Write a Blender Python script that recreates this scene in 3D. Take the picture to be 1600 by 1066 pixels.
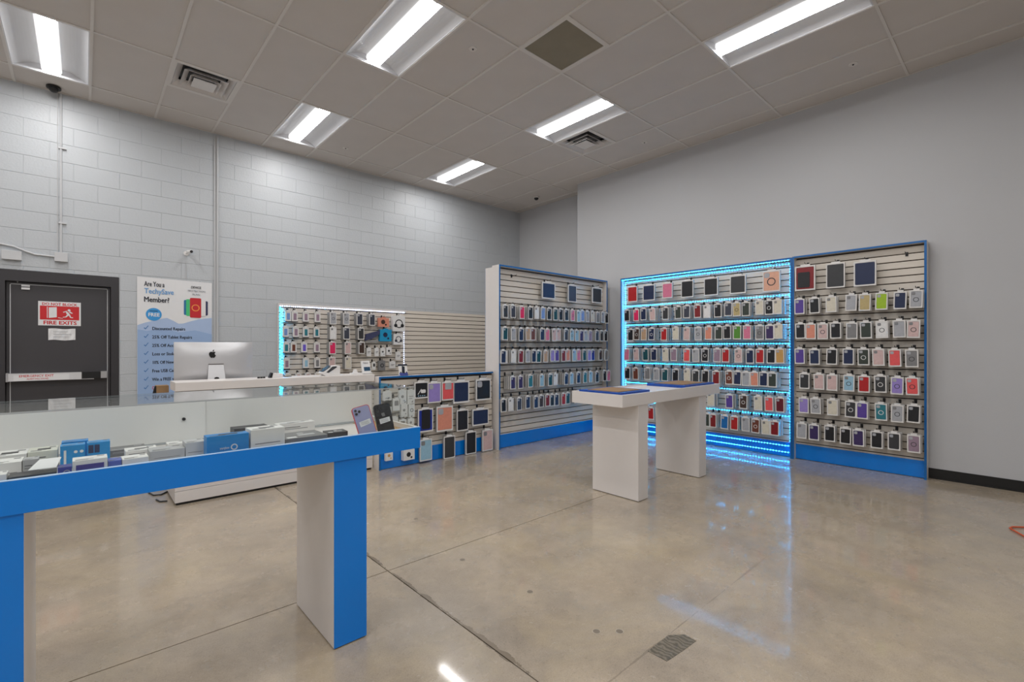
import bpy, bmesh, math, random
from mathutils import Vector, Matrix
random.seed(7)
R = math.radians
sc = bpy.context.scene
for o in list(bpy.data.objects): bpy.data.objects.remove(o)
col = sc.collection

# ---------------------------------------------------------------- camera, world, exposure
H = 1.36                       # eye height
TH = 0.83350005                # angle between the view axis and the +x direction
F = 737.0857; Y0 = 541.226     # focal length (px of 1600) and horizon row
cam = bpy.data.cameras.new('camera'); camo = bpy.data.objects.new('camera', cam); col.objects.link(camo)
cam.sensor_width = 36; cam.lens = F/1600*36; cam.shift_y = (Y0-533)/1600
cam.clip_start = .02
camo.location = (0, 0, H); camo.rotation_euler = (R(90), 0, TH-R(90))
sc.camera = camo
w = bpy.data.worlds.new('world'); sc.world = w; w.use_nodes = True
w.node_tree.nodes['Background'].inputs[0].default_value = (.8, .85, .9, 1)
w.node_tree.nodes['Background'].inputs[1].default_value = .3
sc.view_settings.view_transform = 'Standard'; sc.view_settings.look = 'None'
sc.view_settings.gamma = 1; sc.view_settings.use_curve_mapping = False
sc.view_settings.exposure = 1.93
TROFFER = 12.5                 # emission of the ceiling light lenses
LED = 20.0                     # emission of the LED chips
# cycles light paths (bounces only)
try:
    sc.cycles.max_bounces = 8; sc.cycles.diffuse_bounces = 4; sc.cycles.glossy_bounces = 4
    sc.cycles.transparent_max_bounces = 12
except Exception: pass

CEIL = 4.23
YB = 7.41      # block wall
XR = 6.47      # right wall
XK = 6.95      # recessed piece of right wall
YK = 5.40      # where it steps back

fw = Vector((math.cos(TH), math.sin(TH))); rt = Vector((math.sin(TH), -math.cos(TH)))
def ray(px, py):
    d = fw*F + rt*(px-800); return Vector((d.x, d.y, Y0-py))
def on_y(px, py, y):
    r = ray(px, py); s = y/r.y; return Vector((r.x*s, y, H+r.z*s))
def on_x(px, py, x):
    r = ray(px, py); s = x/r.x; return Vector((x, r.y*s, H+r.z*s))
def on_z(px, py, z):
    r = ray(px, py); s = (z-H)/r.z; return Vector((r.x*s, r.y*s, z))

# ---------------------------------------------------------------- materials
def lin(c):
    return tuple(((v/255+.055)/1.055)**2.4 if v/255 > .04045 else v/255/12.92 for v in c)
MATS = {}
def mat(name, rgb, rough=.5, metal=0, spec=.5, var=0.04, scale=6, bump=0, bscale=60, coat=0):
    if name in MATS: return MATS[name]
    m = bpy.data.materials.new(name); MATS[name] = m; m.use_nodes = True
    nt = m.node_tree; b = nt.nodes['Principled BSDF']; c = lin(rgb)
    b.inputs['Roughness'].default_value = rough; b.inputs['Metallic'].default_value = metal
    b.inputs['Specular IOR Level'].default_value = spec
    b.inputs['Coat Weight'].default_value = coat
    tc = nt.nodes.new('ShaderNodeTexCoord')
    if var:
        n = nt.nodes.new('ShaderNodeTexNoise'); n.inputs['Scale'].default_value = scale; n.inputs['Detail'].default_value = 4
        nt.links.new(tc.outputs['Object'], n.inputs['Vector'])
        mx = nt.nodes.new('ShaderNodeMix'); mx.data_type = 'RGBA'
        mx.inputs[6].default_value = tuple(v*(1-var*1.5) for v in c)+(1,); mx.inputs[7].default_value = tuple(min(1, v*(1+var*1.5)) for v in c)+(1,)
        nt.links.new(n.outputs[0], mx.inputs[0]); nt.links.new(mx.outputs[2], b.inputs['Base Color'])
    else: b.inputs['Base Color'].default_value = c+(1,)
    if bump:
        n2 = nt.nodes.new('ShaderNodeTexNoise'); n2.inputs['Scale'].default_value = bscale; n2.inputs['Detail'].default_value = 5
        nt.links.new(tc.outputs['Object'], n2.inputs['Vector'])
        bp = nt.nodes.new('ShaderNodeBump'); bp.inputs['Strength'].default_value = bump; bp.inputs['Distance'].default_value = .01
        nt.links.new(n2.outputs[0], bp.inputs['Height']); nt.links.new(bp.outputs[0], b.inputs['Normal'])
    return m
def emis(name, rgb, strength):
    m = bpy.data.materials.new(name); m.use_nodes = True; nt = m.node_tree; nt.nodes.clear()
    e = nt.nodes.new('ShaderNodeEmission'); e.inputs[0].default_value = tuple(rgb)+(1,); e.inputs[1].default_value = strength
    o = nt.nodes.new('ShaderNodeOutputMaterial'); nt.links.new(e.outputs[0], o.inputs[0]); return m
def clear_mat(name, tint=(.96, .975, .97), refl=1.0):
    m = bpy.data.materials.new(name); m.use_nodes = True; nt = m.node_tree; nt.nodes.clear()
    t = nt.nodes.new('ShaderNodeBsdfTransparent'); t.inputs[0].default_value = tint+(1,)
    g = nt.nodes.new('ShaderNodeBsdfGlossy'); g.inputs['Roughness'].default_value = .015
    fr = nt.nodes.new('ShaderNodeFresnel'); ge = nt.nodes.new('ShaderNodeNewGeometry'); mr = nt.nodes.new('ShaderNodeMapRange')
    mr.inputs[3].default_value = 1.45; mr.inputs[4].default_value = 1/1.45      # same reflectance on both faces of the pane
    nt.links.new(ge.outputs['Backfacing'], mr.inputs[0]); nt.links.new(mr.outputs[0], fr.inputs[0])
    mm = nt.nodes.new('ShaderNodeMath'); mm.operation = 'MULTIPLY'; mm.inputs[1].default_value = refl
    mx = nt.nodes.new('ShaderNodeMixShader'); o = nt.nodes.new('ShaderNodeOutputMaterial')
    nt.links.new(fr.outputs[0], mm.inputs[0]); nt.links.new(mm.outputs[0], mx.inputs[0])
    nt.links.new(t.outputs[0], mx.inputs[1]); nt.links.new(g.outputs[0], mx.inputs[2]); nt.links.new(mx.outputs[0], o.inputs[0])
    return m

M_block = mat('painted_block', (187, 191, 195), .42, var=.03, scale=1.6, bump=.25, bscale=45)
M_wall = mat('painted_drywall', (188, 189, 192), .6, var=.02, scale=1.2, bump=.08, bscale=120)
M_tile = mat('ceiling_tile', (208, 202, 197), .95, var=.03, scale=3, bump=.12, bscale=180, spec=.1)
M_grid = mat('ceiling_grid_paint', (218, 213, 208), .6, var=.02)
M_white = mat('white_laminate', (222, 217, 214), .32, var=.015)
M_whiteb = mat('white_card', (226, 224, 222), .5, var=.03, scale=30)
M_slat = mat('slat_laminate', (218, 210, 199), .45, var=.03, scale=4)
M_groove = mat('slat_groove', (70, 58, 50), .7)
M_blue = mat('blue_gloss_laminate', (0, 128, 228), .12, var=.06, scale=1.3, spec=.5)
M_blued = mat('blue_edge_strip', (12, 100, 170), .3, var=.04)
M_black = mat('black_plastic', (18, 18, 20), .35)
M_base = mat('black_rubber_base', (16, 16, 17), .4)
M_metal = mat('brushed_metal', (196, 196, 198), .3, metal=.9, var=.02)
M_alu = mat('aluminium', (205, 205, 207), .38, metal=.55, var=.01)
M_door = mat('charcoal_door_paint', (62, 60, 63), .45, var=.05, scale=2)
M_frame = mat('charcoal_frame_paint', (50, 48, 51), .45, var=.05, scale=2)
M_plast = mat('clear_box_side', (150, 150, 150), .2, var=.08, scale=50, spec=.6)
M_conduit = mat('painted_conduit', (196, 197, 199), .45, var=.02)
M_red = mat('sign_red', (200, 34, 40), .5)
M_paper = mat('white_paper', (225, 225, 226), .7, var=.02)
M_ink = mat('dark_ink', (30, 34, 48), .7, var=0)
M_wood = mat('raw_chipboard', (176, 142, 96), .7, var=.1, scale=30)
M_brown = mat('brown_cardboard', (142, 112, 78), .8, var=.1, scale=14)
M_reflector = mat('light_reflector', (214, 215, 219), .5, var=.01)
M_lens = emis('light_lens', (1, .985, .97), TROFFER)
M_lens_side = emis('light_lens_side', (1, .985, .97), TROFFER*.024)
M_ledc = emis('led_chip_cyan', (.006, .42, 1.0), LED)
M_ledw = emis('led_chip_white', (.62, .68, 1.0), LED*.18)
M_tape = mat('led_tape', (190, 215, 235), .5)
M_glass = clear_mat('showcase_acrylic')

# ---------------------------------------------------------------- mesh helpers
class MB:
    def __init__(s): s.v = []; s.f = []; s.m = []
    def box(s, x0, y0, z0, x1, y1, z1, m=0, c=0):
        if c:
            # front (-y) face chamfered
            a = len(s.v)
            s.v += [(x0+c, y0, z0+c), (x1-c, y0, z0+c), (x1-c, y0, z1-c), (x0+c, y0, z1-c),
                    (x0, y0+c, z0), (x1, y0+c, z0), (x1, y0+c, z1), (x0, y0+c, z1),
                    (x0, y1, z0), (x1, y1, z0), (x1, y1, z1), (x0, y1, z1)]
            q = [(0, 1, 2, 3)]
            for i in range(4):
                j = (i+1) % 4
                q += [(i+4, j+4, j, i), (i+8, j+8, j+4, i+4)]
            q += [(11, 10, 9, 8)]
            s.f += [tuple(a+k for k in f) for f in q]; s.m += [m]*len(q); return s
        a = len(s.v)
        s.v += [(x0, y0, z0), (x1, y0, z0), (x1, y1, z0), (x0, y1, z0), (x0, y0, z1), (x1, y0, z1), (x1, y1, z1), (x0, y1, z1)]
        q = [(0, 3, 2, 1), (4, 5, 6, 7), (0, 1, 5, 4), (1, 2, 6, 5), (2, 3, 7, 6), (3, 0, 4, 7)]
        s.f += [tuple(a+k for k in f) for f in q]; s.m += [m]*6; return s
    def prism(s, pts, y0, y1, m=0):
        """outline in x,z (counter-clockwise seen from -y) extruded from y0 (front) to y1"""
        a = len(s.v); n = len(pts)
        s.v += [(x, y0, z) for x, z in pts]+[(x, y1, z) for x, z in pts]
        s.f.append(tuple(a+i for i in range(n))); s.f.append(tuple(a+n+i for i in reversed(range(n)))); s.m += [m, m]
        for i in range(n):
            j = (i+1) % n; s.f.append((a+i, a+n+i, a+n+j, a+j)); s.m.append(m)
        return s
    def tube(s, p, q, r, n=8, r2=None, m=0):
        p = Vector(p); q = Vector(q); d = (q-p).normalized(); r2 = r if r2 is None else r2
        u = d.orthogonal().normalized(); v = d.cross(u); a = len(s.v)
        for c, rr in ((p, r), (q, r2)):
            for i in range(n):
                t = 2*math.pi*i/n; s.v.append(tuple(c+u*math.cos(t)*rr+v*math.sin(t)*rr))
        for i in range(n):
            j = (i+1) % n; s.f.append((a+i, a+j, a+n+j, a+n+i)); s.m.append(m)
        s.f.append(tuple(a+i for i in reversed(range(n)))); s.f.append(tuple(a+n+i for i in range(n))); s.m += [m, m]
        return s
    def path(s, pts, r, n=8):
        pts = [Vector(p) for p in pts]; a = len(s.v)
        for k, p in enumerate(pts):
            d = (pts[min(k+1, len(pts)-1)]-pts[max(k-1, 0)]).normalized()
            u = d.cross(Vector((0, 0, 1))); u = u.normalized() if u.length > .01 else Vector((1, 0, 0)); v = d.cross(u)
            for i in range(n):
                t = 2*math.pi*i/n; s.v.append(tuple(p+u*math.cos(t)*r+v*math.sin(t)*r))
        for k in range(len(pts)-1):
            for i in range(n):
                j = (i+1) % n; b = a+k*n; s.f.append((b+i, b+j, b+n+j, b+n+i)); s.m.append(0)
        s.f.append(tuple(a+i for i in range(n))); s.f.append(tuple(a+(len(pts)-1)*n+i for i in reversed(range(n)))); s.m += [0, 0]
        return s
    def mesh(s, name, mats):
        me = bpy.data.meshes.new(name); me.from_pydata(s.v, [], s.f)
        for m in (mats if isinstance(mats, (list, tuple)) else [mats]): me.materials.append(m)
        for p, m in zip(me.polygons, s.m): p.material_index = m
        bm = bmesh.new(); bm.from_mesh(me); bmesh.ops.recalc_face_normals(bm, faces=bm.faces); bm.to_mesh(me); bm.free()
        return me
def link(name, me, parent=None, loc=(0, 0, 0), rz=0):
    o = bpy.data.objects.new(name, me); col.objects.link(o); o.location = loc; o.rotation_euler = (0, 0, rz)
    if parent: o.parent = parent
    return o
def part(name, mb, m, parent=None, loc=(0, 0, 0)): return link(name, mb.mesh(name, m), parent, loc)
def tag(o, label=None, cat=None, group=None, kind=None):
    if label: o['label'] = label
    if cat: o['category'] = cat
    if group: o['group'] = group
    if kind: o['kind'] = kind
    return o
def thing(name, label, cat, loc=(0, 0, 0), rz=0, group=None):
    return tag(link(name, None, None, loc, rz), label, cat, group)
def struct(name, mb, m, loc=(0, 0, 0)): return tag(part(name, mb, m, None, loc), kind='structure')
def rrect(x0, z0, x1, z1, r, n=3):
    pts = []
    for cx, cz, a in ((x1-r, z0+r, -90), (x1-r, z1-r, 0), (x0+r, z1-r, 90), (x0+r, z0+r, 180)):
        for k in range(n+1):
            t = R(a+90*k/n); pts.append((cx+r*math.cos(t), cz+r*math.sin(t)))
    return pts
def circ(cx, cz, r, n=16): return [(cx+r*math.cos(2*math.pi*k/n), cz+r*math.sin(2*math.pi*k/n)) for k in range(n)]
def ring(mb, cx, cz, r0, r1, y0, y1, n=16, m=0):
    a = len(mb.v)
    for r, y in ((r1, y0), (r0, y0), (r1, y1), (r0, y1)):
        for k in range(n):
            t = 2*math.pi*k/n; mb.v.append((cx+r*math.cos(t), y, cz+r*math.sin(t)))
    for k in range(n):
        j = (k+1) % n
        mb.f += [(a+k, a+j, a+n+j, a+n+k), (a+k, a+2*n+k, a+2*n+j, a+j), (a+n+k, a+n+j, a+3*n+j, a+3*n+k)]; mb.m += [m]*3
    return mb
def text(name, s, size, parent, loc, m, bold=0, width=None, align='LEFT', rx=90, rz=0):
    """flat lettering standing in the local x-z plane, read from -y"""
    cu = bpy.data.curves.new(name, 'FONT'); cu.body = s; cu.size = size; cu.align_x = align; cu.extrude = .0004
    cu.resolution_u = 2
    t = bpy.data.objects.new(name, cu); col.objects.link(t)
    dg = bpy.context.evaluated_depsgraph_get(); dg.update()
    me = bpy.data.meshes.new_from_object(t.evaluated_get(dg)); bpy.data.objects.remove(t)
    if bold:      # heavier strokes: the same letters laid over each other, slightly shifted
        vs = [tuple(v.co) for v in me.vertices]; fs = [tuple(p.vertices) for p in me.polygons]; V = []; Fc = []
        for k, (dx, dy) in enumerate(((-bold, 0), (bold, 0), (0, bold*.6), (0, -bold*.6))):
            V += [(x+dx, y+dy, z+.00002*k) for x, y, z in vs]; Fc += [tuple(i+k*len(vs) for i in f) for f in fs]
        me = bpy.data.meshes.new(name); me.from_pydata(V, [], Fc)
    me.materials.clear(); me.materials.append(m)
    o = link(name, me, parent, loc); o.rotation_euler = (R(rx), 0, R(rz))
    if width:
        xs = [v.co.x for v in me.vertices]; k = width/(max(xs)-min(xs))
        for v in me.vertices: v.co.x *= k
    return o

# ================================================================ SETTING
# ---- floor: concrete slabs with sawn joints
def floor_mat():
    m = bpy.data.materials.new('polished_concrete'); m.use_nodes = True; nt = m.node_tree; L = nt.links; N = nt.nodes
    b = N['Principled BSDF']; g = N.new('ShaderNodeNewGeometry')
    def noise(sc_, det, rough=.6, dist=0):
        n = N.new('ShaderNodeTexNoise'); n.inputs['Scale'].default_value = sc_; n.inputs['Detail'].default_value = det
        n.inputs['Roughness'].default_value = rough; n.inputs['Distortion'].default_value = dist
        L.new(g.outputs['Position'], n.inputs['Vector']); return n.outputs[0]
    def ramp(src, stops):
        r = N.new('ShaderNodeValToRGB'); e = r.color_ramp.elements
        while len(e) < len(stops): e.new(.5)
        for k, (p, c) in enumerate(stops): e[k].position = p; e[k].color = (lin(c)+(1,)) if isinstance(c, tuple) else (c, c, c, 1)
        L.new(src, r.inputs[0]); return r.outputs[0]
    def mix(kind, f, a, c):
        x = N.new('ShaderNodeMix'); x.data_type = 'RGBA'; x.blend_type = kind
        if isinstance(f, float): x.inputs[0].default_value = f
        else: L.new(f, x.inputs[0])
        for i, s_ in ((6, a), (7, c)):
            if isinstance(s_, tuple): x.inputs[i].default_value = s_
            else: L.new(s_, x.inputs[i])
        return x.outputs[2]
    base = ramp(noise(.8, 6, .6, .3), [(.3, (164, 152, 137)), (.5, (184, 169, 149)), (.7, (197, 182, 158))])
    fine = ramp(noise(14, 8, .7), [(.3, .72), (.7, 1.0)])
    c = mix('MULTIPLY', .55, base, fine)
    speck = ramp(noise(70, 3, .6), [(.3, .62), (.42, 1.0)])
    c = mix('MULTIPLY', .5, c, speck)
    blot = ramp(noise(2.2, 5, .7, .6), [(.35, .74), (.55, 1.0)])
    c = mix('MULTIPLY', .6, c, blot)
    yel = ramp(noise(1.7, 7, .72, .8), [(.48, 0.0), (.66, .32)])
    c = mix('MIX', yel, c, lin((192, 174, 138))+(1,))
    gry = ramp(noise(1.1, 6, .65, .5), [(.5, 0.0), (.72, .5)])
    c = mix('MIX', gry, c, lin((150, 143, 133))+(1,))
    grain = ramp(noise(160, 2, .5), [(.35, .8), (.6, 1.0)])
    c = mix('MULTIPLY', .6, c, grain)
    # worn strip along the sawn joint x=1.363 and the hairline joint y=1.15 : stains with a shape of their own
    sep = N.new('ShaderNodeSeparateXYZ'); L.new(g.outputs['Position'], sep.inputs[0])
    def band(out, at, wid, nz, lo=.35, hi=.55):
        a = N.new('ShaderNodeMath'); a.operation = 'SUBTRACT'; L.new(sep.outputs[out], a.inputs[0]); a.inputs[1].default_value = at
        ab = N.new('ShaderNodeMath'); ab.operation = 'ABSOLUTE'; L.new(a.outputs[0], ab.inputs[0])
        nr = N.new('ShaderNodeMapRange'); L.new(nz, nr.inputs[0]); nr.inputs[1].default_value = lo; nr.inputs[2].default_value = hi
        nr.inputs[3].default_value = 0; nr.inputs[4].default_value = wid; nr.clamp = True
        lt = N.new('ShaderNodeMath'); lt.operation = 'LESS_THAN'; L.new(ab.outputs[0], lt.inputs[0]); L.new(nr.outputs[0], lt.inputs[1])
        return lt.outputs[0]
    c = mix('MIX', band('X', 1.372, .022, noise(3.5, 6, .7), .45, .6), c, lin((124, 112, 97))+(1,))
    xr = N.new('ShaderNodeMapRange'); L.new(sep.outputs['X'], xr.inputs[0]); xr.inputs[1].default_value = 2.9; xr.inputs[2].default_value = 3.6
    xr.inputs[3].default_value = .5; xr.inputs[4].default_value = 0
    hl = N.new('ShaderNodeMath'); hl.operation = 'MULTIPLY'; L.new(xr.outputs[0], hl.inputs[1])
    L.new(band('Y', 1.15, .008, noise(1.9, 7, .8), .42, .6), hl.inputs[0])
    c = mix('MIX', hl.outputs[0], c, lin((118, 106, 92))+(1,))
    L.new(c, b.inputs['Base Color'])
    rg = N.new('ShaderNodeMapRange'); L.new(noise(3, 6, .7), rg.inputs[0]); rg.inputs[1].default_value = .3; rg.inputs[2].default_value = .7
    rg.inputs[3].default_value = .2; rg.inputs[4].default_value = .32
    b.inputs['Coat Weight'].default_value = .6; b.inputs['Coat Roughness'].default_value = .06; b.inputs['Coat IOR'].default_value = 1.45; L.new(rg.outputs[0], b.inputs['Roughness'])
    b.inputs['Specular IOR Level'].default_value = .4
    bp = N.new('ShaderNodeBump'); bp.inputs['Strength'].default_value = .035; bp.inputs['Distance'].default_value = .01
    L.new(noise(6, 3, .5), bp.inputs['Height']); L.new(bp.outputs[0], b.inputs['Normal'])
    return m
M_floor = floor_mat()
X0, X1, Yn, Yf = -3.2, 7.0, -4.2, 7.6
M_jbase = mat('joint_filler', (96, 84, 72), .8)
fl = struct('floor', MB().box(X0, Yn, -.12, X1, Yf, -.03), M_jbase)
jx, jy, g_ = 1.363, 2.62, .003
for a, b_ in ((X0, jx-g_), (jx+g_, X1)):
    for c_, d_ in ((Yn, jy-g_), (jy+g_, Yf)):
        part('concrete_slab', MB().box(a, c_, -.03, b_, d_, 0), M_floor, fl)

# ---- walls
DX0, DX1, DZ = -.70, .317, 2.19    # door opening
wl = MB()
for bx in ((X0, 0, DX0, CEIL+.2), (DX1, 0, 7.0, CEIL+.2), (DX0, DZ, DX1, CEIL+.2)):
    wl.box(bx[0], YB+.0035, bx[1], bx[2], YB+.2, bx[3])
wall_left = struct('wall_left', wl, M_block)
BH, BL, J = .2032, .4064, .0025
full_me = MB().box(J, 0, J, BL-J, .06, BH-J, c=.0022).mesh('block', M_block)
rest = MB(); nb = 0
for k in range(21):
    z0 = k*BH; z1 = min(z0+BH, CEIL+.02)
    x = -.49 - 7*BL if k % 2 == 0 else -.283 - 7*BL
    while x < 6.94:
        a, b_ = max(x, X0), min(x+BL, 6.945)
        pieces = [(a, b_, z0, z1)]
        if z0 < DZ and b_ > DX0 and a < DX1:      # around the door
            pieces = []
            if a < DX0: pieces.append((a, DX0, z0, z1))
            if b_ > DX1: pieces.append((DX1, b_, z0, z1))
            if z1 > DZ: pieces.append((max(a, DX0), min(b_, DX1), DZ, z1))
        for (p, q, r_, s_) in pieces:
            if q-p < .02 or s_-r_ < .02: continue
            seen = r_ > .98 and q > -.75 and not (p > 2.15 and s_ < 1.9)
            if seen:
                if q-p > BL-.001 and s_-r_ > BH-.001: link('block', full_me, wall_left, (p, YB, r_))
                else: part('block', MB().box(J, 0, J, q-p-J, .06, s_-r_-J, c=.0022), M_block, wall_left, (p, YB, r_))
                nb += 1
            else: rest.box(p+J, YB, r_+J, q-J, YB+.06, s_-J, c=.0022)
        x += BL
rb = part('block', rest, M_block, wall_left); rb['kind'] = 'stuff'
wr = MB().box(XR, Yn, 0, XR+.12, YK, CEIL+.2)
struct('wall_right', wr, M_wall)
struct('wall_back', MB().box(XK, YK-.3, 0, XK+.1, YB+.1, CEIL+.2).box(XR+.12, YK-.12, 0, XK, YK, CEIL+.2), M_wall)
struct('wall_front', MB().box(X0, Yn-.1, 0, X1, Yn, CEIL+.2), M_wall)
struct('wall_rear', MB().box(X0-.1, Yn, 0, X0, Yf, CEIL+.2), M_wall)
struct('baseboard_right', MB().box(XR-.008, Yn, 0, XR, YK, .105).box(XR-.012, Yn, 0, XR, YK, .012), M_base)
struct('baseboard_left', MB().box(DX1+.06, YB-.008, 0, 6.9, YB, .1), M_base)
struct('trim_1', MB().box(1.302, YB-.006, 0, 1.345, YB+.002, CEIL-.005).tube((1.34, YB-.016, 0), (1.34, YB-.016, CEIL-.01), .010).tube((1.305, YB-.012, 0), (1.305, YB-.012, CEIL-.01), .006), M_conduit)

# ---- ceiling
ce = struct('ceiling', MB().box(X0, Yn, CEIL+.16, X1, Yf, CEIL+.22), M_tile)
TX, TY = .61, 1.22
gx0, gy0 = 1.885, 3.32
lights = []   # (the corner behind the camera at right has no fixtures)
for cx in (-2.69, -.25, 2.19, 4.63):
    for cy in (6.37, 3.93, 1.49, -.95, -3.39):
        if not (cx > 4 and cy < 0): lights.append((cx, cy))
special = {(round(cx, 2), round(cy, 2)) for cx, cy in lights}
xs = [gx0+TX*k for k in range(-9, 10)]; ys = [gy0+TY*k for k in range(-7, 5)]
tile_me = MB().box(.004, .004, 0, TX-.004, TY-.004, .014).mesh('ceiling_tile', M_tile)
half_me = MB().box(.004, .004, 0, TX-.004, TY/2-.004, .014).mesh('ceiling_tile', M_tile)
halves = [(.665, 5.76, 0), (4.935, 3.32, 1), (3.105, 2.10, 1)]     # (tile x, tile y, which half carries a fitting)
for x in xs:
    for y in ys:
        xa, xb = max(x, X0), min(x+TX, 6.95 if y+TY > YK else XR); ya, yb = max(y, Yn), min(y+TY, YB)
        if xb-xa < .05 or yb-ya < .05: continue
        if (round(x+TX/2, 2), round(y+TY/2, 2)) in special: continue
        hv = [h for h in halves if abs(h[0]-x) < .02 and abs(h[1]-y) < .02]
        if hv:
            if hv[0][2] == 0: link('ceiling_tile', half_me, ce, (x, y+TY/2, CEIL+.006))
            else: link('ceiling_tile', half_me, ce, (x, y, CEIL+.006))
            continue
        if xb-xa > TX-.01 and yb-ya > TY-.01: link('ceiling_tile', tile_me, ce, (x, y, CEIL+.006))
        else: part('ceiling_tile', MB().box(0, 0, 0, xb-xa, yb-ya, .014), M_tile, ce, (xa, ya, CEIL+.006))
for x in xs:
    if X0 < x < 6.95: part('ceiling_grid_bar', MB().box(-.012, 0, -.003, .012, YB-(Yn if x < XR else YK), .03), M_grid, ce, (x, Yn if x < XR else YK, CEIL))
for y in ys:
    if Yn < y < YB: part('ceiling_grid_bar', MB().box(0, -.012, -.0025, (XK if y > YK else XR)-X0, .010, .031), M_grid, ce, (X0, y, CEIL))
for (x, y, h) in halves:
    part('ceiling_grid_bar', MB().box(0, -.012, -.0025, TX, .012, .031), M_grid, ce, (x, y+TY/2, CEIL))
part('wall_angle', MB().box(X0, YB-.02, CEIL-.001, XK, YB, CEIL+.004).box(XR-.02, Yn, CEIL-.001, XR, YK, CEIL+.004), M_grid, ce)

# ---- ceiling lights
def troffer_parts():
    W, L_ = .592, 1.198; hw = W/2; hl = L_/2; d = .075
    hb = MB()
    prof = []
    for k in range(9):
        t = k/8; prof.append((-hw+.012+t*(hw-.012-.085), .004+d*math.sin(t*math.pi/2)))
    for sgn in (-1, 1):
        a = len(hb.v)
        for (x, z) in prof:
            hb.v += [(sgn*x, -hl+.012, z), (sgn*x, hl-.012, z)]
        for k in range(8):
            hb.f.append((a+2*k, a+2*k+2, a+2*k+3, a+2*k+1)); hb.m.append(0)
    hb.box(-hw, -hl, 0, -hw+.012, hl, .012).box(hw-.012, -hl, 0, hw, hl, .012).box(-hw+.012, -hl, 0, hw-.012, -hl+.012, .012).box(-hw+.012, hl-.012, 0, hw-.012, hl, .012)
    hb.box(-.09, -hl+.012, .078, .09, hl-.012, .09)
    pr = [(-.072, .084), (-.08, .05), (-.077, .03), (-.067, .0215), (-.03, .0185), (0, .018), (.03, .0185), (.067, .0215), (.077, .03), (.08, .05), (.072, .084)]
    ln = MB(); n = len(pr)-1
    for y in (-hl+.02, hl-.02):
        for x, z in pr: ln.v.append((x, y, z))
    for k in range(n): ln.f.append((k, k+1, n+2+k, n+1+k)); ln.m.append(0 if 3 <= k <= 6 else 1)
    ln.f += [tuple(range(n+1)), tuple(reversed(range(n+1, 2*n+2)))]; ln.m += [1, 1]
    eps = []
    for sgn in (-1, 1):
        e = MB(); y = sgn*(hl-.012)
        pts = [(x, z) for x, z in prof]+[(-x, z) for x, z in reversed(prof)]
        pts = [(-hw+.012, .004)]+pts+[(hw-.012, .004)]
        a = len(e.v); e.v += [(x, y, z) for x, z in pts]; e.f.append(tuple(range(len(pts)))); e.m.append(0)
        eps.append(e.mesh('end_plate', M_reflector))
    gs = []
    for y in (-hl+.02, hl-.02):
        g = MB().path([(-.084, y, .075), (-.086, y, .035), (-.06, y, .014), (0, y, .006), (.06, y, .014), (.086, y, .035), (.084, y, .075)], .0025, 5)
        gs.append(g.mesh('wire_clip', M_metal))
    return hb.mesh('reflector_housing', M_reflector), ln.mesh('lens', [M_lens, M_lens_side]), eps, gs
hme, lme, epm, gsm = troffer_parts()
where = {(-.25, 6.37): 'recessed troffer light above the exit door, nearest the block wall at far left',
 (2.19, 6.37): 'recessed troffer light near the block wall, above the all-in-one computer counter',
 (4.63, 6.37): 'farthest recessed troffer light, toward the back corner of the shop',
 (2.19, 3.93): 'large recessed troffer light at top centre, above the low white counter',
 (4.63, 3.93): 'recessed troffer light touching the square louvred vent, right of centre',
 (4.63, 1.49): 'recessed troffer light at top right, nearest the plain grey wall'}
for cx, cy in lights:
    lb = where.get((cx, cy), 'recessed troffer light behind the camera, out of the photo')
    t = thing('ceiling_light', lb, 'ceiling light', (cx, cy, CEIL), 0, 'recessed troffer lights in the ceiling grid')
    link('reflector_housing', hme, t); link('lens', lme, t)
    for e in epm: link('end_plate', e, t)
    for g in gsm: link('wire_clip', g, t)

# ---- vents
def vent(cx, cy, label):
    t = thing('ceiling_vent', label, 'vent', (cx, cy, CEIL), 0, 'square louvred air vents in the ceiling')
    fl_ = MB(); h = .295
    for a, b_, c_, d_ in ((-h, -h, h, -h+.03), (-h, h-.03, h, h), (-h, -h+.03, -h+.03, h-.03), (h-.03, -h+.03, h, h-.03)): fl_.box(a, b_, -.002, c_, d_, .006)
    part('flange', fl_, M_grid, t)
    part('duct_throat', MB().box(-.26, -.26, .07, .26, .26, .075), M_base, t)
    for k, (r0, r1, z0, z1) in enumerate(((.262, .205, .05, .0), (.20, .145, .035, -.015), (.14, .10, .02, -.028))):
        lv = MB(); n = 4
        sq = lambda r, z: [(-r, -r, z), (r, -r, z), (r, r, z), (-r, r, z)]
        lv.v = sq(r1, z0)+sq(r0, z1)+sq(r1, z0+.004)+sq(r0, z1+.004)
        for i in range(4):
            j = (i+1) % 4; lv.f += [(i, j, 4+j, 4+i), (8+i, 12+i, 12+j, 8+j), (4+i, 4+j, 12+j, 12+i)]; lv.m += [0]*3
        part('louvre', lv, M_white, t)
    part('centre_plate', MB().box(-.105, -.105, -.03, .105, .105, -.024), M_white, t)
vent(.97, 6.065, 'white louvred vent near the block wall, above the exit door side')
vent(5.24, 4.235, 'white louvred vent beside the troffer, nearer the back corner')
t = thing('return_grille', 'flat dark square return air grille in the ceiling, top centre', 'vent', (3.41, 3.015, CEIL))
rg_ = MB(); h = .295
for a, b_, c_, d_ in ((-h, -h, h, -h+.025), (-h, h-.025, h, h), (-h, -h+.025, -h+.025, h-.025), (h-.025, -h+.025, h, h-.025)): rg_.box(a, b_, -.002, c_, d_, .006)
part('flange', rg_, M_grid, t)
part('perforated_plate', MB().box(-.27, -.27, .003, .27, .27, .006), mat('dark_grille', (148, 140, 122), .8, var=.08, bump=.6, bscale=400), t)

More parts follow.
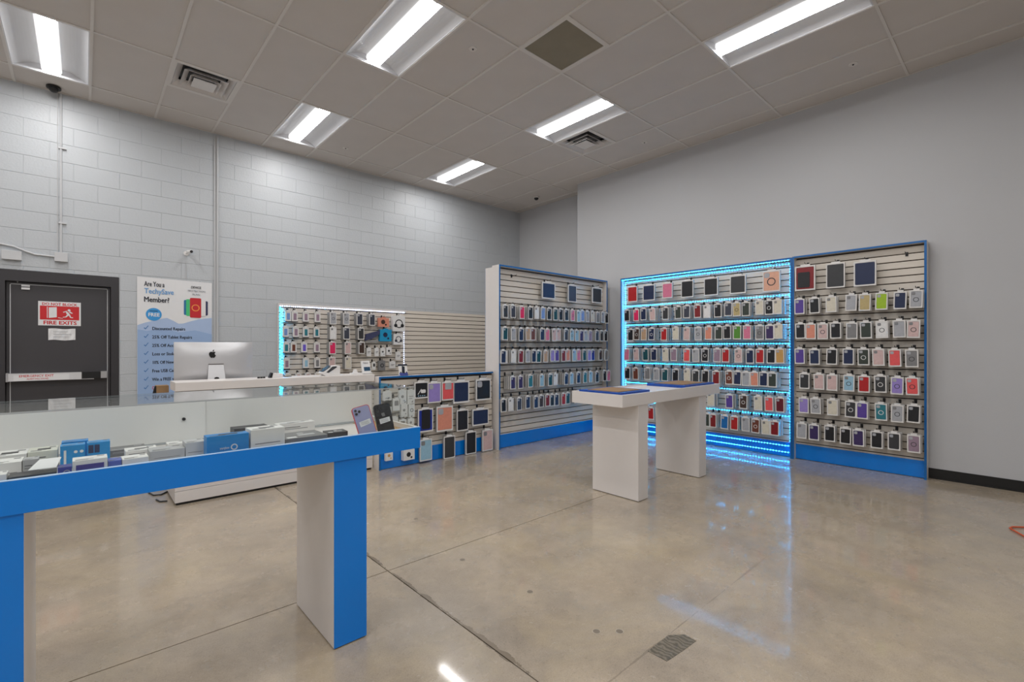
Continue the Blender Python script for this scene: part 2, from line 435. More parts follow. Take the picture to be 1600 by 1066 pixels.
# ---- small ceiling things
def dome(x, y, z, r, m, seg=12, rings=4):
    b = MB()
    for k in range(rings+1):
        t = k/rings*math.pi/2
        for i in range(seg):
            a = 2*math.pi*i/seg; b.v.append((r*math.cos(t)*math.cos(a) if k < rings else 0, r*math.cos(t)*math.sin(a) if k < rings else 0, -r*math.sin(t)))
    for k in range(rings):
        for i in range(seg):
            j = (i+1) % seg; b.f.append((k*seg+i, k*seg+j, (k+1)*seg+j, (k+1)*seg+i)); b.m.append(0)
    return b
for (x, y, lb) in ((-.245, 7.27, 'dark dome camera on the ceiling above the exit door'), (6.444, 6.40, 'small dark dome camera on the ceiling in the back corner')):
    t = thing('dome_camera', lb, 'camera', (x, y, CEIL))
    part('dome', dome(0, 0, 0, .045, M_black), M_black, t, (0, 0, -.018)); part('mount_ring', MB().tube((0, 0, 0), (0, 0, -.02), .062, 16), M_base if x < 0 else M_white, t)
for (x, y, lb) in ((2.784, 3.627, 'small white sprinkler cover beside the large top-centre light'), (2.813, 6.687, 'small white sprinkler cover near the block wall, between two lights'),
                   (5.851, 3.666, 'small white sprinkler cover right of the louvred vent'), (5.803, 1.221, 'small white sprinkler cover near the grey wall at right')):
    t = thing('sprinkler', lb, 'sprinkler', (x, y, CEIL+.006))
    part('cover_ring', MB().tube((0, 0, 0), (0, 0, -.005), .04, 16), M_grid, t)
    part('sprinkler_head', MB().tube((0, 0, -.005), (0, 0, -.012), .008, 8), M_base, t)

# ---- exit door
dr = MB()
yf = YB-.004
dr.box(DX0, yf, 0, DX0+.075, YB+.16, DZ).box(DX1-.075, yf, 0, DX1, YB+.16, DZ).box(DX0+.075, yf, DZ-.12, DX1-.075, YB+.16, DZ)
door = struct('door_1', dr, M_frame)
LX0, LX1, LZ = DX0+.08, DX1-.08, DZ-.125
part('door_leaf', MB().box(LX0, YB+.05, .01, LX1, YB+.095, LZ), M_door, door)
part('back_plate', MB().box(DX0, YB+.15, 0, DX1, YB+.19, DZ), M_base, door)
pb = part('push_bar', MB().prism([(-.60, .985), (.09, .975), (.09, 1.055), (-.60, 1.065)], YB-.02, YB+.05), M_metal, door)
part('push_pad', MB().box(-.61, YB-.028, .98, -.02, YB-.02, 1.062), mat('pad_steel', (214, 214, 216), .4, .3), pb)
part('warning_label', MB().box(-.56, YB-.0284, .984, -.12, YB-.028, 1.045), M_paper, pb)
part('bar_cover', MB().box(-.015, YB-.026, .985, .15, YB+.045, 1.06), M_black, pb)
part('end_cap', MB().box(.15, YB-.024, .985, .205, YB+.045, 1.065).box(-.618, YB-.03, .975, -.60, YB+.045, 1.07), M_metal, pb)
text('warning_lettering', 'EMERGENCY EXIT', .034, pb, (-.52, YB-.0285, 1.022), M_red, .0006, .27)
text('warning_lettering', 'ALARM WILL SOUND', .022, pb, (-.46, YB-.0285, .994), M_red, .0003, .17)
cb = MB().path([(-.53, YB-.003, 2.20), (-.535, YB+.03, 2.10), (-.535, YB+.045, 2.06)], .005, 6)
cb.path([(LX0+.03, YB+.045, .05), (LX0+.03, YB+.045, 2.03), (LX0+.035, YB+.045, 2.04), (LX1-.03, YB+.045, 2.045), (LX1-.025, YB+.045, 2.03), (LX1-.025, YB+.045, .05)], .0045, 6)
part('alarm_cable', cb, M_conduit, door)
t = thing('door_sensor', 'small white alarm contact at the top of the exit door', 'sensor', (-.47, YB+.05, 1.985))
part('magnet', MB().box(-.035, -.02, .0, .03, 0, .022), M_paper, t); part('contact', MB().box(-.035, -.022, .032, .03, 0, .05), M_paper, t)
t = thing('fire_exit_sign', 'red and white do-not-block fire exits sign on the dark door', 'sign', (-.376, YB+.0495, 1.595))
part('sign_plate', MB().box(0, -.003, 0, .352, 0, .272), M_paper, t)
part('red_panel', MB().box(.014, -.0042, .066, .338, -.003, .222), M_red, t)
text('lettering', 'DO NOT BLOCK', .042, t, (.03, -.0035, .229), M_red, .0012, .29)
text('lettering', 'FIRE EXITS', .058, t, (.04, -.0035, .013), M_red, .002, .275)
pd = MB().prism([(.085, .085), (.15, .095), (.15, .21), (.085, .205)], -.0052, -.0042).box(.07, -.0052, .085, .076, -.0042, .212)
part('door_pictogram', pd, M_paper, t)
mn = MB().prism(circ(.252, .178, .013, 10), -.0052, -.0042)
for q in ([(.222, .165), (.245, .155), (.262, .125), (.248, .118), (.232, .135)], [(.205, .15), (.225, .158), (.24, .166), (.232, .172), (.2, .158)], [(.25, .155), (.275, .14), (.285, .145), (.258, .168)],
          [(.25, .118), (.262, .125), (.268, .1), (.285, .098), (.285, .09), (.262, .092)], [(.248, .118), (.235, .13), (.222, .105), (.2, .1), (.2, .093), (.228, .097)]):
    mn.prism(q, -.0052, -.0042)
mn.prism([(.16, .095), (.2, .085), (.2, .081), (.16, .088)], -.0052, -.0042)
part('running_figure', mn, M_paper, t)
t = thing('paper_notice', 'crumpled white paper notice taped under the fire exits sign', 'notice', (-.295, YB+.0495, 1.43))
pn = MB(); n = 8
for i in range(n+1):
    for z in (0, .065, .13): pn.v.append((.225*i/n, -.004-.004*math.sin(i*2.1+z*30), z+.004*math.sin(i)))
for i in range(n):
    for j in range(2): a = i*3+j; pn.f.append((a, a+3, a+4, a+1)); pn.m.append(0)
part('sheet', pn, M_paper, t)
for k, wk in enumerate((.12, .15, .13)): part('printed_line', MB().box(.04, -.0098, .095-.03*k, .04+wk, -.0092, .099-.03*k), mat('faint_print', (168, 168, 172), .7), t)

# ---- conduits on block wall
def conduit(name, pts, r, label): return tag(part(name, MB().path(pts, r, 8), M_conduit), label, 'conduit')
cd = thing('conduit', 'vertical painted conduit running from ceiling down to a junction box', 'conduit', (-.19, YB, 0))
part('pipe', MB().path([(0, -.012, 2.41), (0, -.012, 3.3), (0, -.012, CEIL-.005)], .0105, 8), M_conduit, cd)
part('pipe', MB().path([(-.028, -.006, 2.41), (-.028, -.006, CEIL-.005)], .005, 6), M_conduit, cd)
for z in (2.75, 3.6): part('strap', MB().box(-.02, -.024, z, .045, 0, z+.018), M_conduit, cd)
conduit('surface_conduit', [(-1.6, YB-.012, 2.455), (-.66, YB-.012, 2.455), (-.56, YB-.012, 2.44), (-.47, YB-.012, 2.40), (-.40, YB-.012, 2.375), (-.24, YB-.012, 2.37)], .010, 'bent painted conduit crossing the blocks above the exit door')
for x0, x1, z0, z1, lb in ((-.645, -.50, 2.295, 2.385, 'square painted junction box left of the vertical conduit, above door'), (-.24, -.135, 2.32, 2.415, 'painted junction box at the foot of the vertical conduit')):
    t = thing('junction_box', lb, 'junction box', (x0, YB, z0))
    part('box_body', MB().box(0, -.045, 0, x1-x0, 0, z1-z0), M_conduit, t); part('cover_plate', MB().box(-.003, -.05, -.003, x1-x0+.003, -.045, z1-z0+.003, c=.002), M_conduit, t)
t = thing('wall_camera', 'small white security camera with black lens above the poster', 'camera', (1.01, YB, 2.57))
part('mount', MB().tube((-.02, 0, 0), (-.02, -.01, 0), .03, 12).tube((-.02, -.01, 0), (0, -.06, .015), .008, 8), M_whiteb, t)
part('camera_body', MB().tube((-.005, -.04, .018), (.02, -.12, .012), .022, 12), M_whiteb, t)
part('camera_lens', MB().tube((.02, -.12, .012), (.0215, -.125, .012), .018, 12), M_black, t)
part('cable_drop', MB().path([(-.02, -.008, -.03), (-.022, -.006, -.2), (-.02, -.006, -.34)], .003, 5), M_conduit, t)

# ---- membership poster
def poster_sheet():
    b = MB(); nx, nz = 10, 8
    for i in range(nx+1):
        for j in range(nz+1):
            x = .79*i/nx; z = 1.9*j/nz
            b.v.append((x, -.006-.0015*math.sin(i*1.3+j), z - (.012*(i/nx) if j == nz else 0)))
    for i in range(nx):
        for j in range(nz): a = i*(nz+1)+j; b.f.append((a, a+nz+1, a+nz+2, a+1)); b.m.append(0)
    return b
ps = thing('membership_poster', 'tall white and pale blue membership poster with checklist on block wall', 'poster', (.487, YB, .32))
part('sheet', poster_sheet(), M_paper, ps)
def flat(name, pts, m, y=-.0085): return part(name, MB().prism(pts, y, y+.0006), m, ps)
M_pb1 = mat('print_pale_blue', (170, 190, 222), .7, var=.05, scale=3); M_pb2 = mat('print_mid_blue', (150, 176, 214), .7, var=.04, scale=3)
flat('mountain_print', [(.003, .02), (.787, .02), (.787, 1.42), (.72, 1.41), (.64, 1.395), (.56, 1.37), (.47, 1.335), (.42, 1.33), (.36, 1.37), (.30, 1.40), (.27, 1.395), (.16, 1.36), (.08, 1.335), (.003, 1.30)], M_pb1)
flat('mountain_print', [(.003, .02), (.787, .02), (.787, 1.2), (.6, 1.25), (.42, 1.22), (.25, 1.27), (.1, 1.23), (.003, 1.25)], M_pb2, -.0092)
M_pblue = mat('print_sky_blue', (58, 150, 214), .6); M_ptitle = mat('print_title_blue', (110, 160, 210), .7)
text('lettering', 'Are You a', .088, ps, (.07, -.0095, 1.79), M_ink, .0018, .205)
text('lettering', 'TechySave', .092, ps, (.07, -.0095, 1.70), M_ptitle, .002, .30)
text('lettering', 'Member?', .092, ps, (.065, -.0095, 1.595), M_ink, .0022, .255)
flat('round_badge', circ(.165, 1.44, .08, 24), M_pblue, -.0098)
text('lettering', 'FREE', .062, ps, (.108, -.0103, 1.415), M_paper, .0022, .115)
flat('badge_bar', [(.125, 1.478), (.205, 1.478), (.205, 1.486), (.125, 1.486)], M_ink, -.0104)
text('lettering', 'DEVICE', .042, ps, (.555, -.0095, 1.80), M_ink, .0008, .11)
text('lettering', 'PROTECTION', .032, ps, (.52, -.0095, 1.755), mat('print_grey', (130, 134, 142), .7), 0, .19)
text('lettering', 'PLAN', .032, ps, (.57, -.0095, 1.71), MATS['print_grey'], 0, .08)
cx = .605
for dx, wv, hh, c_, y_ in ((-.085, .045, .17, (40, 110, 160), -.0086), (.095, .04, .165, (40, 46, 82), -.0086), (-.058, .06, .19, (70, 190, 120), -.0092), (.07, .05, .185, (230, 226, 224), -.0092), (0, .108, .225, (196, 30, 40), -.0098)):
    dx *= 1.2; wv *= 1.15; hh *= 1.15
    mm = mat('print_phone_%d_%d' % (c_[0], c_[1]), c_, .5, var=.02); flat('printed_phone', rrect(cx+dx-wv/2, 1.545-hh/2, cx+dx+wv/2, 1.545+hh/2, .014), mm, y_)
rg1 = ring(MB(), cx, 1.545, .034, .045, -.0106, -.0099, 20); part('printed_ring', rg1, mat('print_orange', (240, 150, 70), .5), ps)
items = ['Discounted Repairs', '25% Off Tablet Repairs', '25% Off Accessories', 'Loss or Stolen Cover', '10% Off New Phones', 'Free USB Cable', 'Win a FREE watch', 'CANCEL']
for k, s_ in enumerate(items):
    z = 1.245-k*.1065
    wd = len(s_)*.019
    text('lettering', s_, .055, ps, (.148, -.0098, z), M_ink if k < 7 else M_red, .0016, wd)
    flat('check_mark', [(.065, z+.022), (.072, z+.03), (.082, z+.018), (.108, z+.055), (.113, z+.05), (.083, z+.005)], mat('print_check_blue', (70, 120, 180), .6), -.0098)
text('lettering', 'Choose your plan', .04, ps, (.06, -.0098, .41), mat('print_slate', (80, 90, 120), .7), 0, .26)

# ================================================================ SLATWALL DISPLAYS
PITCH = .0762
slat_cache = {}
def display(name, label, cat, loc, rz, W, z0, z1, base=.178, front=.075, back=.05, top_h=.03, edge=M_blued, framed=True, group=None, top_slot=None, right_end=True):
    """local: x to the right seen from the front, -y to the front, slat faces at y=0"""
    t = thing(name, label, cat, loc, rz, group); t['board_width'] = W
    zs0 = max(z0, base)
    ins = .004 if framed else 0
    part('backing_panel', MB().box(ins, .018, z0, W-ins, back-ins, z1-.004), M_groove, t)
    z = top_slot if top_slot else z1-top_h
    if W not in slat_cache: slat_cache[W] = MB().box(.012, 0, .0055, W-.012, .018, PITCH-.0055, c=.0015).mesh('slat', M_slat)
    if z1-top_h-z > .01: part('slat', MB().box(.012, 0, z+.0055, W-.012, .018, z1-top_h), M_slat, t)
    while z-PITCH > zs0-.001:
        z -= PITCH; link('slat', slat_cache[W], t, (0, 0, z))
    if z-zs0 > .012: part('slat', MB().box(.012, 0, zs0, W-.012, .018, z-.0045), M_slat, t)
    if base: part('base_panel', MB().box(.012, -.012, 0.004, W-.012, .018, base), M_blue, t)
    if framed:
        for x in ((0, W-.018) if right_end else (0,)):
            part('side_panel', MB().box(x, -front, 0, x+.018, back, z1), M_white, t)
            part('edge_trim', MB().box(x-.001, -front-.003, 0, x+.019, -front, z1), edge, t)
        part('top_panel', MB().box(.018, -front, z1-.018, W-.018, back, z1), M_white, t)
        part('edge_trim', MB().box(.019, -front-.003, z1-.019, W-.019, -front, z1+.001), edge, t)
    return t
hook_cache = {}
def hook(parent, x, z, ln):
    k = round(ln, 2)
    if k not in hook_cache:
        hook_cache[k] = MB().box(-.012, -.006, -.028, .012, 0, .014).tube((0, -.003, -.012), (0, -ln, -.008), .0032, 6).tube((0, -ln, -.008), (0, -ln-.006, .006), .0032, 6).mesh('peg_hook', M_black)
    o = link('peg_hook', hook_cache[k], parent, (x, 0, z)); return o
def led_strip(parent, a, b_, m=M_ledc, pitch=.034, size=.0062, off=0):
    """tape with its chips, from a to b (local)"""
    a = Vector(a); b_ = Vector(b_); d = b_-a; L_ = d.length; n = int(L_/pitch); d = d/L_
    s = part('led_strip', MB().box(min(a.x, b_.x)-.006, a.y, min(a.z, b_.z)-.006, max(a.x, b_.x)+.006, a.y+.002, max(a.z, b_.z)+.006), M_tape, parent)
    ch = MB(); h = size/2
    for k in range(n+1):
        p = a+d*(k*pitch)
        if off: p = p + Vector((off*(1 if k % 2 else -1), 0, 0))
        ch.box(p.x-h, p.y-.003, p.z-h, p.x+h, p.y, p.z+h)
    c = part('led_chips', ch, m, s); c['kind'] = 'stuff'; return s

# ---- colours of goods
COL = {'black': (30, 31, 36), 'charcoal': (56, 57, 60), 'slate': (62, 66, 80), 'dark green': (56, 64, 58), 'navy blue': (32, 44, 78), 'dark teal': (24, 78, 88), 'teal': (44, 120, 134),
 'ice blue': (150, 190, 212), 'pale blue': (120, 150, 205), 'royal blue': (30, 52, 150), 'bright blue': (20, 106, 176), 'lilac': (150, 132, 200), 'purple': (88, 66, 150), 'dark purple': (58, 44, 92),
 'hot pink': (222, 44, 98), 'pink': (214, 120, 150), 'blush pink': (206, 178, 176), 'coral': (226, 90, 92), 'salmon': (216, 142, 120), 'red': (176, 32, 36), 'dark red': (128, 28, 34), 'maroon': (100, 26, 40),
 'brown': (110, 62, 48), 'dark brown': (68, 52, 46), 'tan': (188, 158, 130), 'gold': (186, 168, 120), 'amber': (196, 152, 90), 'cream': (212, 206, 190), 'white': (226, 226, 226), 'silver grey': (168, 170, 176), 'grey': (128, 128, 130),
 'lime green': (156, 190, 40), 'green': (84, 140, 52), 'mauve': (150, 128, 146), 'rose gold': (222, 170, 146), 'violet': (110, 90, 200), 'cyan': (20, 150, 200)}
def cmat(c): return mat('case_'+c.replace(' ', '_'), COL[c], .35, var=.1, scale=40)
pack_cache = {}
def pack_meshes(w_, h_):
    k = (round(w_, 3), round(h_, 3))
    if k in pack_cache: return pack_cache[k]
    hw = w_/2; bd = min(w_, h_)*(.085 if w_ < .12 else .055); bt = bd*1.3
    sh = MB().box(-hw, -.003, 0, hw, .0, h_, 0).box(-hw, 0, 0, hw, .022, h_, 1)
    for q in ((-hw, 0, hw, bt), (-hw, h_-bt, hw, h_), (-hw, bt, -hw+bd, h_-bt), (hw-bd, bt, hw, h_-bt)):
        sh.box(q[0], -.0085, q[1], q[2], -.003, q[3], 0)
    sh.box(-w_*.24, 0, h_, w_*.24, .003, h_+.018, 0)
    sh = sh.mesh('hang_package', [M_whiteb, M_plast])
    cx0, cz0, cx1, cz1 = -hw+bd*1.25, bt*1.2, hw-bd*1.25, h_-bt*1.2
    cs = MB().prism(rrect(cx0, cz0, cx1, cz1, .008, 2), -.0075, -.003).mesh('phone_case', cmat('black'))
    s = (cx1-cx0)*.36
    cm = MB().prism(rrect(cx0+.005, cz1-.006-s, cx0+.005+s, cz1-.006, s*.25, 2), -.0095, -.0075).mesh('camera_window', cmat('silver grey'))
    rgm = ring(MB(), 0, (cz0+cz1)/2-.006, s*.62, s*.8, -.0088, -.0075, 14).mesh('magnet_ring', cmat('white'))
    pack_cache[k] = (sh, cs, cm, rgm); return pack_cache[k]
ORD = ['', 'first', 'second', 'third', 'fourth', 'fifth', 'sixth', 'seventh', 'eighth', 'ninth', 'tenth', 'eleventh', 'twelfth', 'thirteenth', 'fourteenth', 'fifteenth', 'sixteenth', 'seventeenth', 'eighteenth', 'nineteenth']
def pack(pos, rz, w_, h_, color, label, group, style='', cat='phone case', name='phone_case_package', tilt=0):
    sh, cs, cm, rgm = pack_meshes(w_, h_)
    o = link(name, sh, None, pos, rz); o.rotation_euler = (0, tilt, rz); tag(o, label, cat, group)
    c = link('tablet_case' if cat == 'tablet case' else 'phone_case', cs, o); c.material_slots[0].link = 'OBJECT'; c.material_slots[0].material = cmat(color)
    if 'n' not in style:
        k = link('camera_window', cm, o); k.material_slots[0].link = 'OBJECT'
        k.material_slots[0].material = cmat('silver grey' if color not in ('white', 'cream', 'silver grey', 'blush pink', 'ice blue') else 'grey')
    if 'r' in style:
        k = link('magnet_ring', rgm, o); k.material_slots[0].link = 'OBJECT'
        k.material_slots[0].material = cmat('white' if sum(COL[color]) < 330 else 'charcoal')
    return o

def row_of_packs(disp, plane, axis, rz, pxs, cols, ztop, h_, w_, hooklen, rowlab, board, group, zpx=None, spare=None, nspare=3):
    for i, (px, c) in enumerate(zip(pxs, cols)):
        st = ''
        if isinstance(c, tuple): c, st = c
        p = on_x(px, 500, plane) if axis == 'x' else on_y(px, 500, plane)
        zt = ztop+random.uniform(-.006, .006)
        p.z = zt-h_
        tl = random.uniform(-.03, .03)
        pack(p, rz, w_, h_, c, '%s phone case pack, %s from left, %s, %s' % (c, ORD[i+1], rowlab, board), group, st, tilt=tl)
        loc = disp.matrix_basis.inverted() @ p
        slot = zt+.034
        wd = disp['board_width']; hx = min(max(loc.x, .045), wd-.045); sx = min(max(loc.x, .02+w_/2), wd-.02-w_/2)
        hook(disp, hx, slot, hooklen)
        if spare is not None:
            for k in range(nspare):
                y = loc.y+.03+k*.036+random.uniform(0, .008)
                if y > -.03: break
                dx = random.uniform(-.006, .006); dz = random.uniform(-.004, .004)
                spare.box(sx-w_/2+dx, y, p.z+dz, sx+w_/2+dx, y+.003, p.z+h_+dz, 0)
                spare.box(sx-w_/2+dx, y+.003, p.z+dz, sx+w_/2+dx, y+.022, p.z+h_+dz, 1)
def big_pack(disp, axis, plane, rz, pxc, pyt, pyb, wpx, c, label, group, st='n', hooklen=.12, cat='tablet case', tilt=0):
    f_ = on_x if axis == 'x' else on_y
    a = f_(pxc-wpx/2, pyt, plane); b_ = f_(pxc+wpx/2, pyt, plane); m_ = f_(pxc, pyt, plane); lo = f_(pxc, pyb, plane)
    w_ = (a-b_).length if axis == 'y' else abs(a.y-b_.y); w_ = abs(b_.x-a.x) if axis == 'y' else w_
    h_ = m_.z-lo.z; m_.z = lo.z
    o = pack(m_, rz, round(w_, 2), round(h_, 2), c, label, group, st, cat, 'tablet_case_package' if cat == 'tablet case' else 'phone_case_package', tilt)
    loc = disp.matrix_basis.inverted() @ m_
    hook(disp, loc.x, m_.z+round(h_, 2)+.036, hooklen)
    return o

RZ = -math.pi/2
# ---- blue-lit board on the right wall
XS = 6.41; XF = 6.225
led_b = display('lit_slatwall_display', 'wide slatwall display framed in blue and lit by rows of cyan LEDs', 'display wall', (XS, 4.40, 0), RZ, 2.455, 0, 2.434, back=.05, group=None)
bpy.context.view_layer.update()
Wd = 2.455
for z in (2.372, 1.99, 1.692, 1.393, 1.099, .789, .498): led_strip(led_b, (.05, -.003, z), (Wd-.05, -.003, z))
led_strip(led_b, (.03, -.074, 2.405), (Wd-.03, -.074, 2.405))
for z in (.137, .058): led_strip(led_b, (.05, -.016, z), (Wd-.05, -.016, z))
led_strip(led_b, (.045, -.0035, .2), (.045, -.0035, 2.36)); led_strip(led_b, (Wd-.04, -.0035, .2), (Wd-.04, -.0035, 2.36))
led_strip(led_b, (Wd-.026, -.02, .05), (Wd-.026, -.02, .9), pitch=.045)
gl = 'large cases in the top row of the lit display'
for px, t_, b_, w_, c, st, nm in ((988.5, 448, 472, 15, 'red', 'n', 'red tablet case pack'), (1014, 445, 470, 18, 'navy blue', 'n', 'navy tablet case pack'), (1043, 442, 466, 16, 'pink', 'n', 'pink dripping-pattern tablet case pack'),
      (1074, 438, 465, 19, 'black', 'n', 'black tablet case pack right of the pink one'), (1111, 434, 462, 22, 'black', 'n', 'black tablet case pack, middle black one of three'), (1153, 430, 459, 25, 'charcoal', 'n', 'charcoal tablet case pack left of the rose gold one'), (1205.5, 423, 456, 27, 'rose gold', 'r', 'rose gold tablet case pack with round band')):
    big_pack(led_b, 'x', 6.30, RZ, px, t_, b_, w_, c, nm+', top row of lit display', gl, st)
sp = MB(); rows = [
 ([980, 994.4, 1005.7, 1020, 1040, 1060, 1073, 1090.3, 1105, 1122, 1138, 1151.5, 1165.5, 1187, 1202, 1215], ['black', 'hot pink', 'navy blue', 'blush pink', 'charcoal', 'dark green', 'slate', 'dark red', 'white', 'black', 'slate', ('gold', 'r'), 'dark green', 'cream', ('black', 'r'), 'cream']),
 ([985.5, 994.8, 1006, 1018, 1037.5, 1056, 1073, 1091, 1107, 1123, 1136.5, 1151.8, 1167.5, 1187, 1203, 1216], ['black', ('dark brown', 'r'), 'tan', ('navy blue', 'r'), 'red', 'cream', 'blush pink', ('silver grey', 'r'), 'salmon', 'dark green', 'black', 'green', 'pink', ('grey', 'r'), 'dark purple', 'cream']),
 ([979.5, 994.5, 1009, 1022, 1040, 1053, 1073, 1087.6, 1101.6, 1120.5, 1134, 1154, 1172, 1187.5, 1205, 1219], ['pink', 'blush pink', 'dark teal', 'navy blue', 'cream', 'mauve', 'coral', 'silver grey', ('black', 'r'), 'mauve', 'red', ('blush pink', 'r'), 'navy blue', 'red', 'black', 'amber']),
 ([980.5, 993.7, 1012, 1026, 1039, 1055.6, 1074, 1087, 1102, 1119, 1139.5, 1152, 1165.5, 1179, 1193, 1207], ['black', 'brown', 'grey', 'silver grey', 'dark teal', 'black', 'cream', 'charcoal', 'black', 'dark red', ('brown', 'r'), 'navy blue', 'silver grey', 'salmon', 'navy blue', 'dark green']),
 ([1019, 1111, 1140, 1161.5, 1185, 1202, 1219], ['navy blue', 'cream', 'purple', ('dark brown', 'r'), 'cream', 'coral', 'maroon']),
 ([1017.5, 1105, 1114, 1132, 1147.5, 1165.5, 1180.5, 1197, 1210.5], ['red', 'dark green', 'dark red', 'bright blue', 'red', 'silver grey', ('brown', 'r'), 'cream', 'dark red'])]
tops = [1.925, 1.625, 1.325, 1.035, .735, .455]
RL = ['first small row', 'second small row', 'third small row', 'fourth small row', 'fifth small row', 'bottom row']
for k, (pxs, cs_) in enumerate(rows):
    row_of_packs(led_b, XF, 'x', RZ, pxs, cs_, tops[k], .178, .098, .215, RL[k], 'lit display', 'phone case packs on the lit display', spare=sp)
s_ = part('spare_packages', sp, [M_whiteb, M_plast], None, led_b.location); s_.rotation_euler = (0, 0, RZ)
tag(s_, 'clear grey spare phone case packs stacked behind the front ones, lit display', 'phone case', kind='stuff')

# ---- plain board on the right wall
pl_b = display('slatwall_display', 'narrow unlit slatwall display with blue edge, nearest the grey wall right', 'display wall', (XS, 1.94, 0), RZ, 1.225, 0, 2.44)
bpy.context.view_layer.update()
for px, t_, b_, w_, c, nm in ((1258, 416, 454, 31, 'dark red', 'black and dark red tablet case pack'), (1305.5, 411, 450, 30, 'charcoal', 'charcoal tablet case pack'), (1351.5, 408, 447, 36, 'navy blue', 'navy blue tablet case pack')):
    o = big_pack(pl_b, 'x', 6.30, RZ, px, t_, b_, w_, c, nm+', top row of narrow display', 'large cases in the top row of the narrow display')
    if c == 'dark red': part('black_case', MB().prism(rrect(-.075, .035, .05, .215, .012, 2), -.012, -.0075), cmat('black'), o)
hook(pl_b, (pl_b.matrix_basis.inverted() @ on_x(1417, 398, XS)).x, 2.335, .1)
sp = MB(); rows = [
 ([1249.5, 1273, 1299, 1329.5, 1351, 1377, 1406, 1431], ['purple', 'black', 'cream', 'silver grey', 'gold', 'lime green', 'navy blue', ('silver grey', 'r')]),
 ([1251, 1267, 1285.5, 1306, 1331, 1353.5, 1378.5, 1405.5, 1427], ['black', 'salmon', ('blush pink', 'r'), 'black', 'grey', 'dark green', ('white', 'r'), 'silver grey', ('blush pink', 'r')]),
 ([1250, 1273, 1299.5, 1325.6, 1349.5, 1373, 1398.7, 1425], ['purple', 'navy blue', 'black', 'navy blue', ('dark green', 'r'), 'blush pink', 'coral', ('grey', 'r')]),
 ([1257, 1280, 1300, 1326, 1350, 1376, 1401.5, 1426], ['charcoal', 'blush pink', 'blush pink', ('ice blue', 'r'), 'red', ('charcoal', 'r'), ('lilac', 'r'), ('coral', 'r')]),
 ([1256, 1275, 1301, 1329, 1347, 1377, 1402, 1427], ['lilac', ('silver grey', 'r'), 'cream', ('charcoal', 'r'), 'purple', ('teal', 'r'), ('silver grey', 'r'), 'black']),
 ([1252.5, 1272, 1296.5, 1321, 1341.5, 1370, 1397, 1428], ['silver grey', 'dark purple', 'black', 'black', 'dark purple', 'black', 'charcoal', ('mauve', 'r')])]
tops = [1.925, 1.625, 1.33, 1.045, .755, .455]
for k, (pxs, cs_) in enumerate(rows):
    row_of_packs(pl_b, 6.26, 'x', RZ, pxs, cs_, tops[k], .18, .104, .17, RL[k], 'narrow display', 'phone case packs on the narrow display', spare=sp, nspare=2)
s_ = part('spare_packages', sp, [M_whiteb, M_plast], None, pl_b.location); s_.rotation_euler = (0, 0, RZ)
tag(s_, 'clear grey spare phone case packs stacked behind the front ones, narrow display', 'phone case', kind='stuff')

# ---- free-standing board in the middle (two units back to back)
YC = 4.765
c_b = display('slatwall_display', 'tall white slatwall display standing crosswise between counter and lit display', 'display wall', (4.03, YC, 0), 0, 2.345, 0, 2.434, back=.069)
rear = display('slatwall_display', 'rear slatwall unit standing back to back behind the tall crosswise display', 'display wall', (6.35, 4.905, 0), math.pi, 2.32, 0, 2.415, back=.069)
rear.location = (6.355, 4.905, 0)
bpy.context.view_layer.update()
C_ = lambda vs, off=770: [off+v/8.395 for v in vs]
for px, t_, b_, w_, c, nm in ((857, 441, 467.5, 20, 'navy blue', 'navy blue tablet case pack with light streaks'), (894, 445.5, 472.5, 13, 'slate', 'slim dark patterned tablet case pack'), (932.5, 450, 474, 14.5, 'charcoal', 'charcoal tablet case pack at right end')):
    big_pack(c_b, 'y', 4.68, 0, px, t_, b_, w_, c, nm+', top row of crosswise display', 'large cases in the top row of the crosswise display')
hook(c_b, on_y(799, 430, YC).x-4.03, 2.325, .1)
sp = MB(); rows = [
 (C_([165, 265, 382, 492, 573, 655, 735, 820, 890, 965, 1045, 1125, 1175, 1240, 1310, 1375, 1440, 1490]), ['charcoal', 'slate', 'hot pink', 'black', 'white', 'pale blue', 'black', 'dark teal', 'black', 'black', ('pink', 'r'), 'ice blue', 'pale blue', 'silver grey', 'cream', 'grey', 'silver grey', 'black']),
 (C_([160, 270, 368, 460, 525, 645, 715, 805, 860, 960, 1035, 1100, 1160, 1220, 1275, 1365, 1425, 1480]), ['dark teal', 'silver grey', 'navy blue', 'tan', 'brown', 'navy blue', 'pink', 'blush pink', 'blush pink', 'slate', ('ice blue', 'r'), 'ice blue', 'dark purple', 'silver grey', 'mauve', 'slate', 'charcoal', 'black']),
 (C_([135, 270, 365, 458, 535, 597, 690, 780, 840, 925, 985, 1065, 1125, 1200, 1265, 1312, 1410, 1485]), ['navy blue', 'white', 'dark red', 'silver grey', 'navy blue', 'dark teal', 'tan', 'lilac', 'purple', 'dark red', 'salmon', 'ice blue', 'pink', 'dark teal', 'lilac', 'royal blue', 'dark brown', 'grey']),
 (C_([262, 362, 492, 640, 752, 820, 960, 1030, 1120, 1208, 1280, 1365, 1465, 1515]), ['dark purple', 'dark purple', 'teal', 'ice blue', 'dark teal', 'white', 'navy blue', 'ice blue', 'navy blue', 'teal', 'ice blue', 'black', 'black', 'pink']),
 (C_([140, 235, 345, 458, 565, 632, 715, 775, 835, 925, 982, 1095, 1150]), ['black', 'white', 'slate', 'navy blue', 'navy blue', 'dark brown', 'dark red', 'black', 'navy blue', 'red', 'dark teal', 'black', 'grey'])]
tops = [1.9, 1.605, 1.305, .965, .675]
